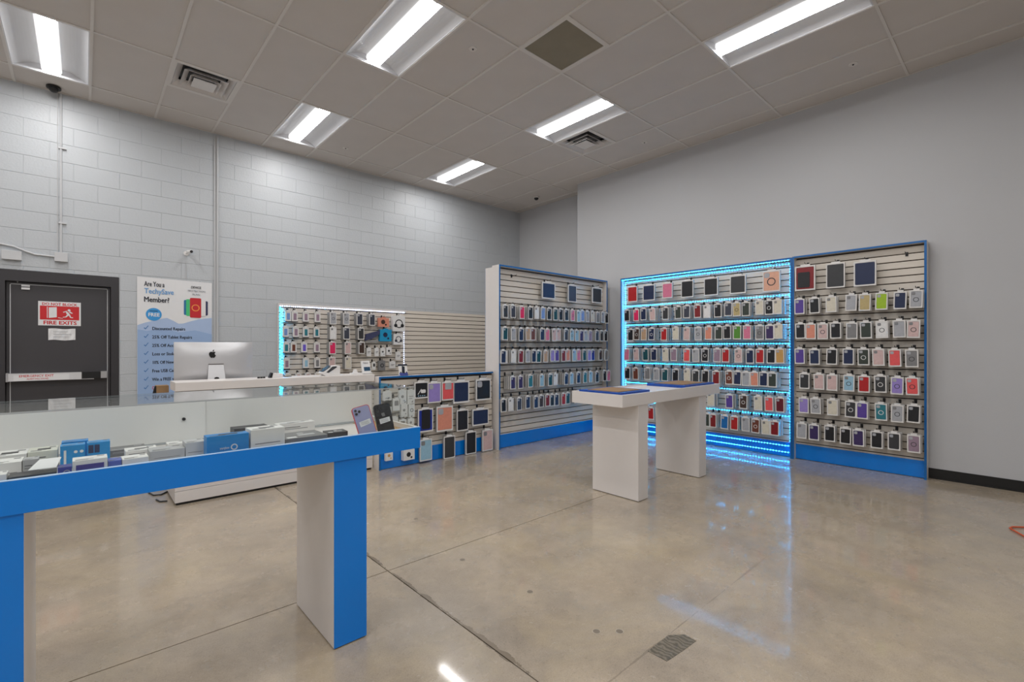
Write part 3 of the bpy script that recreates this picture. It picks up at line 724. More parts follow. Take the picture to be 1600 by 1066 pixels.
for k, (pxs, cs_) in enumerate(rows):
    row_of_packs(c_b, 4.60, 'y', 0, pxs, cs_, tops[k], .168, .087, .16, RL[k] if k < 4 else 'bottom row', 'crosswise display', 'phone case packs on the crosswise display', spare=sp)
s_ = part('spare_packages', sp, [M_whiteb, M_plast], None, c_b.location)
tag(s_, 'clear grey spare phone case packs stacked behind the front ones, crosswise display', 'phone case', kind='stuff')

# ---- low board beside the service desk
YD = 4.815
d_b = display('low_slatwall_display', 'waist-high slatwall display with blue edge beside the white service desk', 'display wall', (2.386, YD, 0), 0, 1.64, 0, 1.025, top_slot=.985, front=.03, back=.095, right_end=False)
bpy.context.view_layer.update()
D_ = lambda x, y: (400+x/3.808, 440+y/3.808)
gd = 'large case packs on the low display'
for x, ty, by, w_, c, lb, st, cat in ((983, 597, 695, 80, 'black', 'black cable kit pack, first of top row, low display', 'n', 'cable kit'), (1060, 600, 722, 78, 'lilac', 'lilac tablet case pack, top row, low display', '', 'tablet case'), (1142, 598, 706, 72, 'coral', 'grey pack with coral speckled case, top row, low display', 'n', 'tablet case'),
        (1220, 592, 722, 92, 'navy blue', 'black and navy tablet case pack, top row, low display', 'n', 'tablet case'), (1352, 583, 706, 88, 'black', 'dark tablet case pack, last of top row, low display', '', 'tablet case'),
        (1008, 757, 895, 90, 'royal blue', 'royal blue and black tablet case pack, middle row, low display', 'n', 'tablet case'), (1122, 742, 890, 95, 'salmon', 'salmon pink tablet case pack, middle row, low display', '', 'tablet case'), (1228, 762, 888, 68, 'black', 'slim black tablet case pack, middle row, low display', 'n', 'tablet case'), (1335, 758, 855, 96, 'navy blue', 'wide dark navy case pack, last of middle row, low display', 'n', 'tablet case'),
        (1010, 938, 1066, 72, 'ice blue', 'ice blue tablet case pack, bottom row, low display', '', 'tablet case'), (1150, 918, 1052, 66, 'charcoal', 'charcoal tablet case pack, bottom row, low display', 'n', 'tablet case'), (1278, 895, 1026, 62, 'black', 'black tablet case pack, bottom row, low display', 'n', 'tablet case'), (1377, 880, 1006, 62, 'blush pink', 'blush pink tablet case pack, last of bottom row, low display', '', 'tablet case')):
    px, t_ = D_(x, ty); _, b_ = D_(x, by)
    o = big_pack(d_b, 'y', 4.74, 0, px, t_, b_, w_/3.808, c, lb, gd, st, .13, cat)
    if c == 'royal blue': part('black_case', MB().prism(rrect(-.055, .035, .06, .26, .02, 3), -.012, -.0075), cmat('black'), o)
    if c == 'coral': part('grey_top', MB().prism(rrect(-.045, .13, .045, .205, .005, 1), -.009, -.0074), cmat('silver grey'), o)
    if cat == 'cable kit':
        part('cable_print', MB().prism([(-.05, .05), (-.045, .045), (.0, .105), (-.005, .11)], -.009, -.0074).prism(rrect(-.01, .06, .055, .1, .012), -.009, -.0074), cmat('white'), o)
        part('icon_dots', MB().prism(circ(-.04, .03, .007, 8), -.009, -.0074).prism(circ(-.013, .03, .007, 8), -.009, -.0074).prism(circ(.014, .03, .007, 8), -.009, -.0074).prism(circ(.041, .03, .007, 8), -.009, -.0074), cmat('ice blue'), o)
def small_box(disp, axis, plane, rz, x0, t_, x1, b_, label, group, cat='accessory', front='white', dep=.035, art='charcoal', shape='rect', nm='accessory_box'):
    f_ = on_x if axis == 'x' else on_y
    a = f_(x0, t_, plane); b2 = f_(x1, t_, plane); m_ = f_((x0+x1)/2, t_, plane); lo = f_((x0+x1)/2, b_, plane)
    w_ = abs(b2.x-a.x); h_ = m_.z-lo.z; m_.z = lo.z
    t = thing(nm, label, cat, m_, rz, group)
    part('carton', MB().box(-w_/2, 0, 0, w_/2, dep, h_, c=.001).box(-w_*.2, .001, h_, w_*.2, .003, h_+.015), mat('carton_'+front.replace(' ', '_'), COL[front], .45, var=.04, scale=20), t)
    if shape == 'rect': ar = MB().prism(rrect(-w_*.28, h_*.42, w_*.28, h_*.82, .004, 1), -.0012, 0)
    elif shape == 'ring': ar = ring(MB(), 0, h_*.52, w_*.17, w_*.3, -.0012, 0, 14)
    elif shape == 'blob': ar = MB().prism(circ(-w_*.05, h_*.55, w_*.2, 8), -.0012, 0).prism(circ(w_*.2, h_*.25, w_*.09, 6), -.0012, 0)
    elif shape == 'phones':
        ar = ring(MB(), 0, h_*.5, w_*.25, w_*.32, -.0012, 0, 16).prism(circ(-w_*.27, h_*.38, w_*.14, 8), -.002, 0).prism(circ(w_*.27, h_*.38, w_*.14, 8), -.002, 0)
    else: ar = MB().box(-w_*.3, -.0012, h_*.55, w_*.3, 0, h_*.6).box(-w_*.3, -.0012, h_*.4, w_*.15, 0, h_*.44)
    part('printed_picture', ar, cmat(art), t)
    if disp is not None:
        loc = disp.matrix_basis.inverted() @ m_; hook(disp, loc.x, m_.z+h_+.03, max(.05, -loc.y+.01))
    return t
ga = 'small white accessory boxes on the low display'
nm_ = ['upper left', 'upper middle', 'upper right', 'centre left', 'centre', 'centre right', 'right edge', 'lower left', 'lower middle', 'lower right']
for i, (x0, t_, x1, b_, sh) in enumerate(((600, 612, 612, 636, 'lines'), (624, 610, 635, 632, 'blob'), (637, 610, 648, 632, 'lines'), (600, 626, 612, 650, 'lines'), (614, 623, 625, 642, 'rect'), (627, 632, 637, 652, 'blob'), (639, 631, 648, 652, 'ring'), (611, 652, 622, 668, 'lines'), (624, 656, 635, 668, 'rect'), (638, 654, 647, 668, 'blob'))):
    small_box(d_b, 'y', 4.73, 0, x0, t_, x1, b_, 'small white accessory box seen through the acrylic case, %s of that cluster' % nm_[i], ga, shape=sh, art='grey')
small_box(d_b, 'y', 4.73, 0, 603, 705.5, 614, 720, 'small white earbud box hanging low beneath the blue counter edge', None, shape='blob', art='amber')
small_box(d_b, 'y', 4.73, 0, 631, 703, 648, 719, 'white accessory box with black shapes beside the ice blue pack', None, shape='blob', art='black', dep=.06)

# ---- accessory board on the block wall
YE = 7.36
e_b = display('wall_slat_panel', 'long slatwall on block wall behind the desk, left half framed by lights', 'display wall', (2.10, YE, 0), 0, 4.8, .3, 1.985, base=0, framed=False, back=.048, top_h=.0, top_slot=1.93)
part('header_strip', MB().box(0, -.012, 1.945, 2.08, .0, 1.988), M_white, e_b)
part('corner_trim', MB().box(-.012, -.02, .3, 0, .048, 1.988), M_white, e_b)
bpy.context.view_layer.update()
led_strip(e_b, (.02, -.014, 1.947), (2.05, -.014, 1.947), M_ledw, pitch=.03, size=.011)
led_strip(e_b, (.03, -.006, .95), (.03, -.006, 1.93), M_ledc, pitch=.022, size=.013, off=.014)
led_strip(e_b, (2.035, -.006, .95), (2.035, -.006, 1.70), M_ledw, pitch=.036, size=.009)
E1 = lambda v, w_: (430+v/13.325, w_)
ge = 'white accessory packs on the block wall panel'
erows = [  # px, colour, big?
 [(450, 'pale blue'), (460.4, 'mauve'), (477.7, 'mauve'), (496, 'mauve'), (520.5, ('silver grey', 'r'), 1), (541, ('silver grey', 'r'), 1), (562, 'slate', 1), (581.5, 'slate', 1)],
 [(446, 'pale blue'), (462, 'mauve'), (477.7, 'teal'), (494.5, 'teal'), (520.5, 'white', 1), (541.5, 'slate', 1), (564, 'charcoal', 1)],
 [(447, 'teal'), (458.5, 'brown'), (475, 'violet'), (495, 'mauve'), (519.5, 'hot pink', 1), (543.5, 'blush pink', 1), (565, 'dark brown', 1)],
 [(447.6, 'mauve'), (478, 'ice blue'), (495.5, 'grey'), (519, 'blush pink', 1), (544, 'cream', 1)],
 [(449.5, 'cream'), (466, 'blush pink'), (481, 'blush pink'), (496, 'cream')]]
etop = [1.875, 1.645, 1.415, 1.18, .955]
spe = MB()
for k, rw in enumerate(erows):
    for i, it in enumerate(rw):
        c = it[1]; st = ''
        if isinstance(c, tuple): c, st = c
        big = len(it) > 2
        p = on_y(it[0], 500, YE-(.11 if big else .05)); w_, h_ = (.10, .19) if big else (.085, .155)
        if not big: st += 'n'
        if k == 4: h_ = .1
        p.z = etop[k]-h_+(.012 if big else 0)
        pk = pack(p, 0, w_, h_, c, '%s accessory pack, %s from left, %s row of block wall panel' % (c, ORD[i+1], ORD[k+1]), ge, st, 'accessory', 'accessory_package')
        if not big:
            for ch in pk.children: ch.scale = (.62, 1, .72); ch.location = (.004, 0, .022)
            part('black_base', MB().box(-.044, -.014, -.004, .044, -.002, .008), M_base, pk)
        else:
            for q in range(3): spe.box(p.x-w_/2, YE-.085+q*.028, p.z, p.x+w_/2, YE-.062+q*.028, p.z+h_, 1)
        hook(e_b, p.x-2.10, etop[k]+.03, .13 if big else .07)
tag(part('spare_packages', spe, [M_whiteb, M_plast]), 'grey stack sides of spare boxes behind the larger packs, block wall panel', 'accessory', kind='stuff')
def eb(x0, t_, x1, b_, label, **kw): return small_box(e_b, 'y', YE-kw.pop('off', .08), 0, x0, t_, x1, b_, label, None, **kw)
eb(591, 497, 608, 511, 'orange and cream game accessory box, top row near the headphones', front='salmon', art='dark brown', shape='blob')
eb(614, 494, 633, 518, 'white headphone box picturing black headphones, top right of panel', front='white', art='black', shape='phones', dep=.07)
eb(594, 515, 612, 533.5, 'cyan blue box with dark chevron beside the headphone boxes', front='cyan', art='navy blue', shape='blob', dep=.06)
eb(615.5, 522, 630, 539, 'pale lilac headphone box under the larger headphone box', front='white', art='slate', shape='phones', dep=.06)
t = thing('glove_pack', 'dark blue patterned accessory hanging slantwise left of the cyan box', 'accessory', on_y(580, 530, YE-.06), 0)
part('sleeve', MB().prism([(-.12, -.03), (.0, .0), (.14, .08), (.15, .15), (.05, .12), (-.1, .08)], -.02, 0), mat('dark_blue_fabric', (62, 66, 100), .8, var=.3, scale=60), t)
part('clear_bag', MB().prism([(-.12, -.06), (.1, -.05), (.12, .0), (-.12, -.04)], -.012, 0), M_plast, t)
gs = 'small accessory boxes low on the block wall panel'
for x0, t_, x1, b_, sh, lb in ((573, 544, 580, 557, 'lines', 'first of the upper four'), (586, 544, 592, 557, 'lines', 'second of the upper four'), (595, 544, 602, 557, 'blob', 'third of the upper four, black print'), (604, 543, 612, 555, 'blob', 'last of the upper four'),
     (619, 550, 626, 563, 'lines', 'beside the white LED strip'), (582, 566, 587, 578, 'rect', 'just right of the white display stand'), (609, 565, 618, 576, 'lines', 'plain, left of the phone sign')):
    o = eb(x0, t_, x1, b_, 'small white box on block wall panel, '+lb, shape=sh, art='charcoal'); o['group'] = gs
eb(592, 564, 602, 579, 'grey round-faced speaker box low on the block wall panel', front='grey', art='charcoal', shape='ring', dep=.05)

# ================================================================ SERVICE DESK
ds = thing('service_desk', 'long white service desk with raised ledge carrying the computer', 'desk', (.575, 4.90, 0))
DW = 1.79
for z0, z1 in ((.02, .115), (.118, .46), (.463, .97)): part('front_panel', MB().box(0, 0, z0, DW, .02, z1, c=.0015), M_white, ds)
part('side_panel', MB().box(0, .02, .02, .02, .62, .86), M_white, ds); part('side_panel', MB().box(DW-.02, .02, .02, DW, .62, .86), M_white, ds)
part('plinth', MB().box(.01, .01, 0, DW-.01, .6, .02), M_base, ds)
part('worktop', MB().box(0, .02, .86, DW, .66, .885), M_white, ds)
part('ledge', MB().box(-.0, -.02, .975, DW+.015, .30, 1.05, c=.002), M_white, ds)
part('ledge_support', MB().box(.02, .16, .885, DW-.02, .18, .975), M_white, ds)
t = thing('cardboard_box', 'small open brown cardboard box at the left end of the service desk', 'box', (.44, 5.24, .886))
part('box_body', MB().box(.04, 0, 0, .13, .12, .12).box(.04, -.004, 0, .13, 0, .11), M_brown, t)
part('open_flap', MB().prism([(.0, .0), (.04, .0), (.04, .12), (.028, .12)], .0, .01), M_black, t)
part('return_shelf', MB().box(-.2, .2, .862, 0, .6, .885).prism([(-.18, .862), (0, .862), (0, .74)], .38, .40), M_white, ds)

# computer (back view)
IM = thing('desktop_computer', 'silver all-in-one desktop computer seen from behind, on the service desk', 'computer', (.945, 5.33, .886))
bw, bh = .655, .405; zb = .108
b = MB(); nx, nz = 16, 12
for i in range(nx+1):
    for j in range(nz+1):
        u, v = i/nx*2-1, j/nz*2-1
        bulge = (1-abs(u)**3.2)*(1-abs(v)**3.2)
        b.v.append((u*bw/2, -.045*bulge, zb+(v+1)/2*bh))
for i in range(nx):
    for j in range(nz): a = i*(nz+1)+j; b.f.append((a, a+nz+1, a+nz+2, a+1)); b.m.append(0)
b.box(-bw/2, .001, zb, bw/2, .006, zb+bh)
sh_ = part('rear_shell', b, M_alu, IM)
for p in sh_.data.polygons[:nx*nz]: p.use_smooth = True
part('screen', MB().box(-bw/2+.004, .006, zb+.004, bw/2-.004, .008, zb+bh-.004), M_black, IM)
st = MB()
st.v += [(-.062, -.048, .30), (.062, -.048, .30), (.085, -.115, .006), (-.085, -.115, .006), (-.062, -.04, .30), (.062, -.04, .30), (.085, -.105, .006), (-.085, -.105, .006)]
st.f += [(0, 3, 2, 1), (4, 5, 6, 7), (0, 4, 7, 3), (1, 2, 6, 5), (0, 1, 5, 4), (2, 3, 7, 6)]; st.m += [0]*6
part('stand', st, M_alu, IM); part('foot', MB().box(-.09, -.115, 0, .09, .08, .006), M_alu, IM)
part('hinge_slot', MB().box(-.063, -.052, .298, .063, -.04, .304), M_groove, IM)
part('cable_hole', MB().prism([(-.022, .16), (.022, .16), (.016, .175), (.0, .18), (-.016, .175)], -.084, -.078), M_black, IM)
# bitten-fruit emblem as on the photographed object
S = .034; ap = []
raw = [(0, -.95), (.22, -1.05), (.42, -1.0), (.62, -.75), (.8, -.35), (.62, -.22), (.5, .02), (.52, .3), (.72, .5), (.5, .68), (.25, .68), (0, .56), (-.25, .68), (-.55, .66), (-.8, .42), (-.9, .05), (-.82, -.35), (-.62, -.78), (-.42, -1.0), (-.22, -1.05)]
em = MB().prism([(x*S, z*S) for x, z in raw], -.001, .001).prism([(x*S, z*S) for x, z in ((-.02, .72), (.02, 1.0), (.2, 1.22), (.36, 1.28), (.34, 1.05), (.2, .82))], -.001, .001)
part('emblem', em, M_black, IM, (-.028, -.047, zb+.29))

# ledge items
def lt(px, y, z): v = on_y(px, 500, y); return (v.x, y, z)
t = thing('card_stack', 'tiny dark items lying on the ledge right of the computer', 'clutter', lt(409, 5.0, 1.051))
for k in range(3): part('dark_clip', MB().box(-.035+k*.024, 0, 0, -.017+k*.024, .02, .014), M_black, t)
t = thing('barcode_scanner', 'white handheld scanner with black front lying on the desk ledge', 'scanner', lt(431, 5.02, 1.051))
part('scanner_body', MB().prism([(-.04, 0), (.06, 0), (.06, .03), (.05, .042), (-.03, .045)], -.02, .03), M_whiteb, t)
part('scan_window', MB().prism([(-.065, 0), (-.04, 0), (-.03, .046), (-.045, .05)], -.022, .032), M_black, t)
part('cable', MB().path([(.06, .0, .012), (.09, .0, .006), (.12, .02, .005), (.16, .05, .005)], .004, 6), M_black, t)
t = thing('payment_terminal', 'white wedge-shaped payment terminal with dark screen on the desk ledge', 'card terminal', lt(515, 5.0, 1.051))
tb = MB().prism([(-.10, .03), (-.06, .0), (.09, .0), (.095, .1), (.085, .105), (.01, .1)], -.05, .06)
part('terminal_body', tb, M_whiteb, t)
sc_ = MB(); sc_.v += [(-.085, -.045, .043), (-.0, -.045, .1015), (.0, .055, .1015), (-.085, .055, .043)]
sc_.v += [(x+.07, y, z+.01) for x, y, z in ()]
sc_.f.append((0, 1, 2, 3)); sc_.m.append(0); part('screen', sc_, M_black, t, (-.002, 0, .0035))
part('side_display', MB().prism([(-.055, .035), (-.03, .03), (.06, .088), (.05, .097), (.01, .095)], -.052, -.05), mat('dark_screen', (70, 72, 76), .2), t)
t = thing('charging_cradle', 'small white cradle dock between the terminal and the display stand', 'dock', lt(555, 5.02, 1.051))
part('cradle_base', MB().prism([(-.05, 0), (.05, 0), (.045, .018), (-.045, .018)], -.03, .04), M_whiteb, t)
part('cradle_post', MB().prism([(-.025, .018), (.025, .018), (.012, .055), (-.012, .055)], -.01, .015), M_whiteb, t)
def lean_box(name, label, cat, loc, w_, h_, d_, lean, rz, m, group=None):
    t = thing(name, label, cat, loc, rz, group)
    b = MB().box(-w_/2, 0, 0, w_/2, d_, h_, c=.001)
    o = part('panel', b, m, t); o.rotation_euler = (-lean, 0, 0)
    return t, o
t, o = lean_box('display_stand', 'slanted white display stand with phone picture at the ledge right end', 'display stand', lt(574, 5.0, 1.055), .105, .145, .02, .25, .15, M_whiteb)
part('printed_phone', MB().box(-.035, -.001, .03, .045, 0, .075), mat('print_deep_teal', (30, 70, 100), .5), o)
text('lettering', 'Galaxy', .022, o, (-.035, -.001, .115), M_ink, 0, .06)
part('support_foot', MB().prism([(-.05, 0), (.05, 0), (.05, .012), (-.05, .012)], -.02, .06), M_whiteb, t)
t, o = lean_box('display_stand', 'slanted blue and white phone sign standing on the low display', 'display stand', (on_y(631, 500, 4.82).x, 4.82, 1.028), .105, .125, .012, .2, .0, M_whiteb)
part('blue_band', MB().box(-.052, -.001, .0, .052, 0, .03), mat('print_indigo', (70, 80, 150), .5), o)
part('printed_phone', MB().prism([(-.02, .03), (.015, .02), (.02, .1), (-.015, .11)], -.0015, 0), M_ink, o)
part('printed_watch', MB().prism(circ(-.035, .035, .008, 8), -.0015, 0).prism(circ(.038, .035, .008, 8), -.0015, 0), M_ink, o)
part('top_band', MB().box(-.055, -.001, .11, .055, .012, .13), M_ink, o)
part('support_foot', MB().box(-.05, -.01, 0, .05, .04, .008), MATS['print_indigo'], t)

# ================================================================ COUNTER TABLES
def table_body(root, W, xl1, xl2, fasc_m, leg_front_m, D=.55, Lw=.153, Ld=.495, z0=.845, z1=.95, deck=.925):
    """local origin front left floor"""
    part('front_fascia', MB().box(0, 0, z0, W, .018, z1, c=.001), fasc_m, root)
    part('back_fascia', MB().box(0, D-.018, z0, W, D, z1), M_white, root)
    for x in (0, W-.018): part('end_fascia', MB().box(x, .018, z0, x+.018, D-.018, z1), M_white, root)
    part('deck_panel', MB().box(.018, .018, deck-.02, W-.018, D-.018, deck), M_white, root)
    part('underside', MB().box(.018, .018, z0+.004, W-.018, D-.018, z0+.012), M_white, root)
    for x in (xl1, xl2):
        lg = part('leg', MB().box(x, .012, .006, x+Lw, .012+Ld, z0+.002), M_white, root)
        part('leg_face', MB().box(x, .009, .006, x+Lw, .012, z0), leg_front_m, lg)
        part('foot_pad', MB().box(x+.01, .02, 0, x+Lw-.01, Ld, .006), M_base, lg)
CA = thing('display_counter', 'bright blue and white counter with acrylic case in the left foreground', 'counter', (-.554, 2.086, 0))
table_body(CA, 1.82, .264, 1.383, M_blue, M_blue)
part('rim_edge', MB().box(0, .0, .95, 1.82, .018, .9515), mat('pale_rim', (170, 200, 230), .4), CA)
part('wood_strip', MB().box(1.68, .03, .925, 1.80, .5, .927), M_wood, CA)
GZ = 1.157
part('front_pane', MB().box(.02, .02, .951, 1.80, .026, GZ-.006), M_glass, CA)
tp = MB().box(.02, .02, GZ-.006, 1.80, .53, GZ)
tp.v = [(x, y, z-(.0055 if y > .5 else 0)) for x, y, z in tp.v]     # the lid sags slightly towards the back
part('top_pane', tp, M_glass, CA)
for x in (.02, 1.794): part('side_pane', MB().box(x, .026, .951, x+.006, .494, GZ-.012), M_glass, CA)
M_edge = mat('acrylic_edge', (176, 182, 186), .2, spec=.6)
eg = MB().box(.02, .0185, GZ-.005, 1.80, .0198, GZ-.001).box(.02, .5302, GZ-.0105, 1.80, .5312, GZ-.0065)
part('pane_edge', eg, M_edge, CA)
for x0, x1, y in ((.02, .974, .50), (.966, 1.80, .512)):
    part('sliding_door', MB().box(x0, y, .933, x1, y+.008, GZ-.014), mat('white_acrylic', (236, 235, 233), .25, var=.03, scale=2), CA)
part('door_track', MB().box(.02, .494, .926, 1.80, .526, .932), M_edge, CA)
part('door_pull', MB().tube((.89, .5, 1.03), (.89, .49, 1.03), .007, 10), M_base, CA)
CB = thing('display_table', 'plain white table with two slab legs in the middle of the floor', 'table', (3.33, 2.295, 0))
table_body(CB, 1.83, .25, 1.37, M_white, M_white, deck=.936)
M_tray = mat('blue_tray_film', (10, 70, 160), .35, var=.25, scale=25)
for x0, x1, y0, y1, lb in ((.03, .50, .05, .49, 'blue display tray with brown board insert, nearer end of white table'), (1.16, 1.80, .05, .49, 'blue display tray with brown board insert, farther end of white table')):
    t = thing('display_tray', lb, 'tray', (3.33+x0, 2.295+y0, .937), 0, 'blue trays on the white table')
    w_, d_ = x1-x0, y1-y0
    tr = MB().box(0, 0, 0, w_, .045, .026).box(0, d_-.045, 0, w_, d_, .026).box(0, .045, 0, .05, d_-.045, .026).box(w_-.05, .045, 0, w_, d_-.045, .026).box(.05, .045, 0, w_-.05, d_-.045, .006)
    part('tray_rim', tr, M_tray, t)
    part('board_insert', MB().box(.056, .052, .006, w_-.06, d_-.052, .03), M_brown, t)

# ---- goods in the blue counter
DZK = .9255
K = lambda n, c: mat(n, c, .4, var=.03, scale=20)
Kblue = K('box_sky_blue', (28, 140, 206)); Kind = K('box_indigo', (52, 62, 150)); Kpur = K('box_purple', (70, 62, 140)); Kgrey = K('box_grey', (112, 112, 114)); Klg = K('box_light_grey', (176, 176, 178)); Kdk = K('box_dark', (50, 50, 54)); Kcy = K('box_cyan', (10, 132, 205)); Klil = K('box_blue_lilac', (84, 102, 180))
def carton(px0, px1, pyt, pyb, y, dep, base, label, m, cat='box', rz=0, top=None, fr=None, z0=DZK, name='product_box', face=None):
    a = on_y(px0, pyt, y); b_ = on_y(px1, pyt, y); m_ = on_y((px0+px1)/2, pyt, y)
    w_ = b_.x-a.x; h_ = max(.012, m_.z-z0)
    t = thing(name, label, cat, ((a.x+b_.x)/2, y, z0), rz)
    part('carton', MB().box(-w_/2, 0, 0, w_/2, dep, h_, c=.0008), m, t)
    part('lid_seam', MB().box(-w_/2-.0004, .004, h_*.93, w_/2+.0004, .0045, h_*.95), M_edge, t)
    if top: part('top_print', MB().box(-w_*.2, dep*.3, h_, w_*.25, dep*.6, h_+.0006), top, t)
    if fr: fr(t, w_, h_)
    else:
        part('small_print', MB().box(-w_*.4, -.0006, h_*.62, w_*.1, 0, h_*.68).box(-w_*.4, -.0006, h_*.48, w_*.3, 0, h_*.52), Kgrey if m is not Kgrey else Klg, t)
    part('top_text', MB().box(-w_*.42, dep*.1, h_, -w_*.05, dep*.16, h_+.0005).box(-w_*.42, dep*.24, h_, w_*.1, dep*.29, h_+.0005).box(w_*.2, dep*.7, h_, w_*.42, dep*.85, h_+.0005), Kgrey if m is not Kgrey else Klg, t)
    return t
def icons(t, w_, h_):
    b = MB()
    for i in range(2):
        for j in range(2): b.prism(circ(w_*(.12+.24*i), h_*(.3+.4*j), w_*.08, 10), -.0006, 0)
    b.box(-w_*.36, -.0006, h_*.2, -w_*.26, 0, h_*.8); part('icons', b, M_paper, t)
def dark_print(t, w_, h_):
    b = MB()
    for i in range(2):
        for j in range(2): b.box(-w_*.44+i*w_*.26, -.0006, h_*(.1+.45*j), -w_*.22+i*w_*.26, 0, h_*(.45+.45*j))
    part('picture', b, K('print_navy', (40, 52, 90)), t)
def logo(t, w_, h_):
    b = ring(MB(), w_*.14, h_*.4, h_*.1, h_*.15, -.0006, 0, 14); part('logo_ring', b, M_paper, t); text('lettering', 'smartphone', h_*.18, t, (-w_*.2, -.0004, h_*.34), M_paper, 0, w_*.22)
def line_(t, w_, h_):
    part('printed_line', MB().box(-w_*.38, -.0006, h_*.34, w_*.36, 0, h_*.37), Kgrey, t)
def framep(t, w_, h_): part('window_print', MB().box(-w_*.4, -.0006, 0.004, w_*.4, 0, h_*.72), Kpur, t)
def ringp(t, w_, h_): part('ring_print', ring(MB(), w_*.15, h_*.5, w_*.2, w_*.27, -.0006, 0, 12), Klg, t)
carton(-20, 42, 712, 745, 2.36, .11, 0, 'white product box at far left of the counter, behind the others', M_whiteb, top=M_base)
carton(43, 90, 705, 740, 2.36, .10, 0, 'cream white product box left of the blue icon box', K('box_cream', (212, 212, 200)), top=M_base)
carton(-20, 34, 724, 750, 2.25, .09, 0, 'white flat product box in the middle of the left pile', M_whiteb, fr=line_)
carton(36, 60, 718, 742, 2.24, .05, 0, 'small pale carton standing between the white boxes at left', Klg)
carton(12, 88, 742, 757, 2.135, .07, 0, 'black flat product box right behind the blue fascia at left', Kdk, fr=line_)
carton(-20, 10, 743, 757, 2.13, .06, 0, 'white box with black corner print at the left end', M_whiteb, fr=lambda t, w_, h_: part('corner_print', MB().box(w_*.1, -.0006, 0, w_*.3, 0, h_*.4), M_base, t))
t = thing('paper_leaflet', 'white printed leaflet lying tilted over the black box', 'leaflet', (on_y(68, 740, 2.14).x, 2.135, .966), 0)
lf = MB(); lf.v += [(-.035, 0, .0), (.03, 0, .0), (.04, .075, .018), (-.012, .075, .018)]; lf.v += [(x, y, z+.001) for x, y, z in lf.v]; lf.f += [(0, 1, 2, 3), (4, 5, 6, 7), (0, 1, 5, 4)]; lf.m += [0]*3
part('sheet', lf, M_paper, t)
carton(94, 133, 696, 722, 2.30, .05, 0, 'blue box with white round icons, left one of two', Kblue, fr=icons)
carton(96, 138, 690, 722, 2.38, .05, 0, 'blue box standing behind the round icon box', Kcy)
carton(136, 172, 691, 718, 2.30, .05, 0, 'blue box with dark picture grid, right of the icon box', Kblue, fr=dark_print)
carton(90, 112, 730, 741, 2.13, .05, 0, 'small indigo box with pale ring print at the fascia', Kind, fr=ringp)
carton(113, 168, 718, 740, 2.135, .07, 0, 'white box with purple window, front of the counter', M_whiteb, fr=framep)
carton(169, 190, 720, 731, 2.145, .06, 0, 'small blue-lilac box right of the purple window box', Klil, fr=line_)
carton(170, 228, 702, 712, 2.42, .09, 0, 'dark grey flat box behind the white boxes, counter left half', Kgrey)
carton(191, 232, 716, 730, 2.14, .07, 0, 'white flat box in front of the grey boxes', M_whiteb, fr=line_)
carton(196, 246, 703, 716, 2.3, .08, 0, 'white box with open lid behind the white flat box', M_whiteb, top=Kgrey)
carton(234, 289, 703, 718, 2.2, .09, 0, 'light grey box with thin dark stripe, counter centre left', Klg, fr=line_)
carton(262, 290, 693, 706, 2.38, .06, 0, 'pale box behind the striped grey box', M_whiteb)
carton(290, 321, 691, 712, 2.2, .08, 0, 'silver grey box with white lettering left of big blue box', K('box_silver', (190, 190, 192)), fr=line_)
carton(323, 389, 680, 710, 2.14, .06, 0, 'large bright blue smartphone box with white round logo', Kcy, fr=logo, top=M_base)
carton(392, 445, 670, 701, 2.14, .09, 0, 'white product box with fine grey text line', M_whiteb, fr=line_, top=Kgrey)
carton(366, 420, 668, 676, 2.42, .08, 0, 'thin black flat box behind the blue smartphone box', Kdk)
carton(433, 492, 661, 680, 2.44, .06, 0, 'long white box lying at the back right of the counter', M_whiteb, top=Klg)
def fbox(px0, px1, py, y, dep, h_, label, m, rz):
    a = on_y(px0, py, y); b_ = on_y(px1, py, y)
    t = thing('tablet_box', label, 'box', ((a.x+b_.x)/2, y, DZK), rz)
    w_ = b_.x-a.x
    part('carton', MB().box(-w_/2, 0, 0, w_/2, dep, h_, c=.001), m, t)
    part('top_label', MB().box(-w_*.42, dep*.08, h_, -w_*.2, dep*.25, h_+.0006), M_paper, t)
    part('top_print', MB().box(-w_*.1, dep*.3, h_, w_*.3, dep*.5, h_+.0006).box(-w_*.05, dep*.6, h_, w_*.1, dep*.75, h_+.0006), Klg, t)
fbox(446, 512, 685, 2.16, .16, .033, 'dark grey flat tablet box with pale labels', Kgrey, .02)
fbox(512, 543, 678, 2.24, .08, .022, 'small black flat box near the leaning phones', Kdk, -.1)
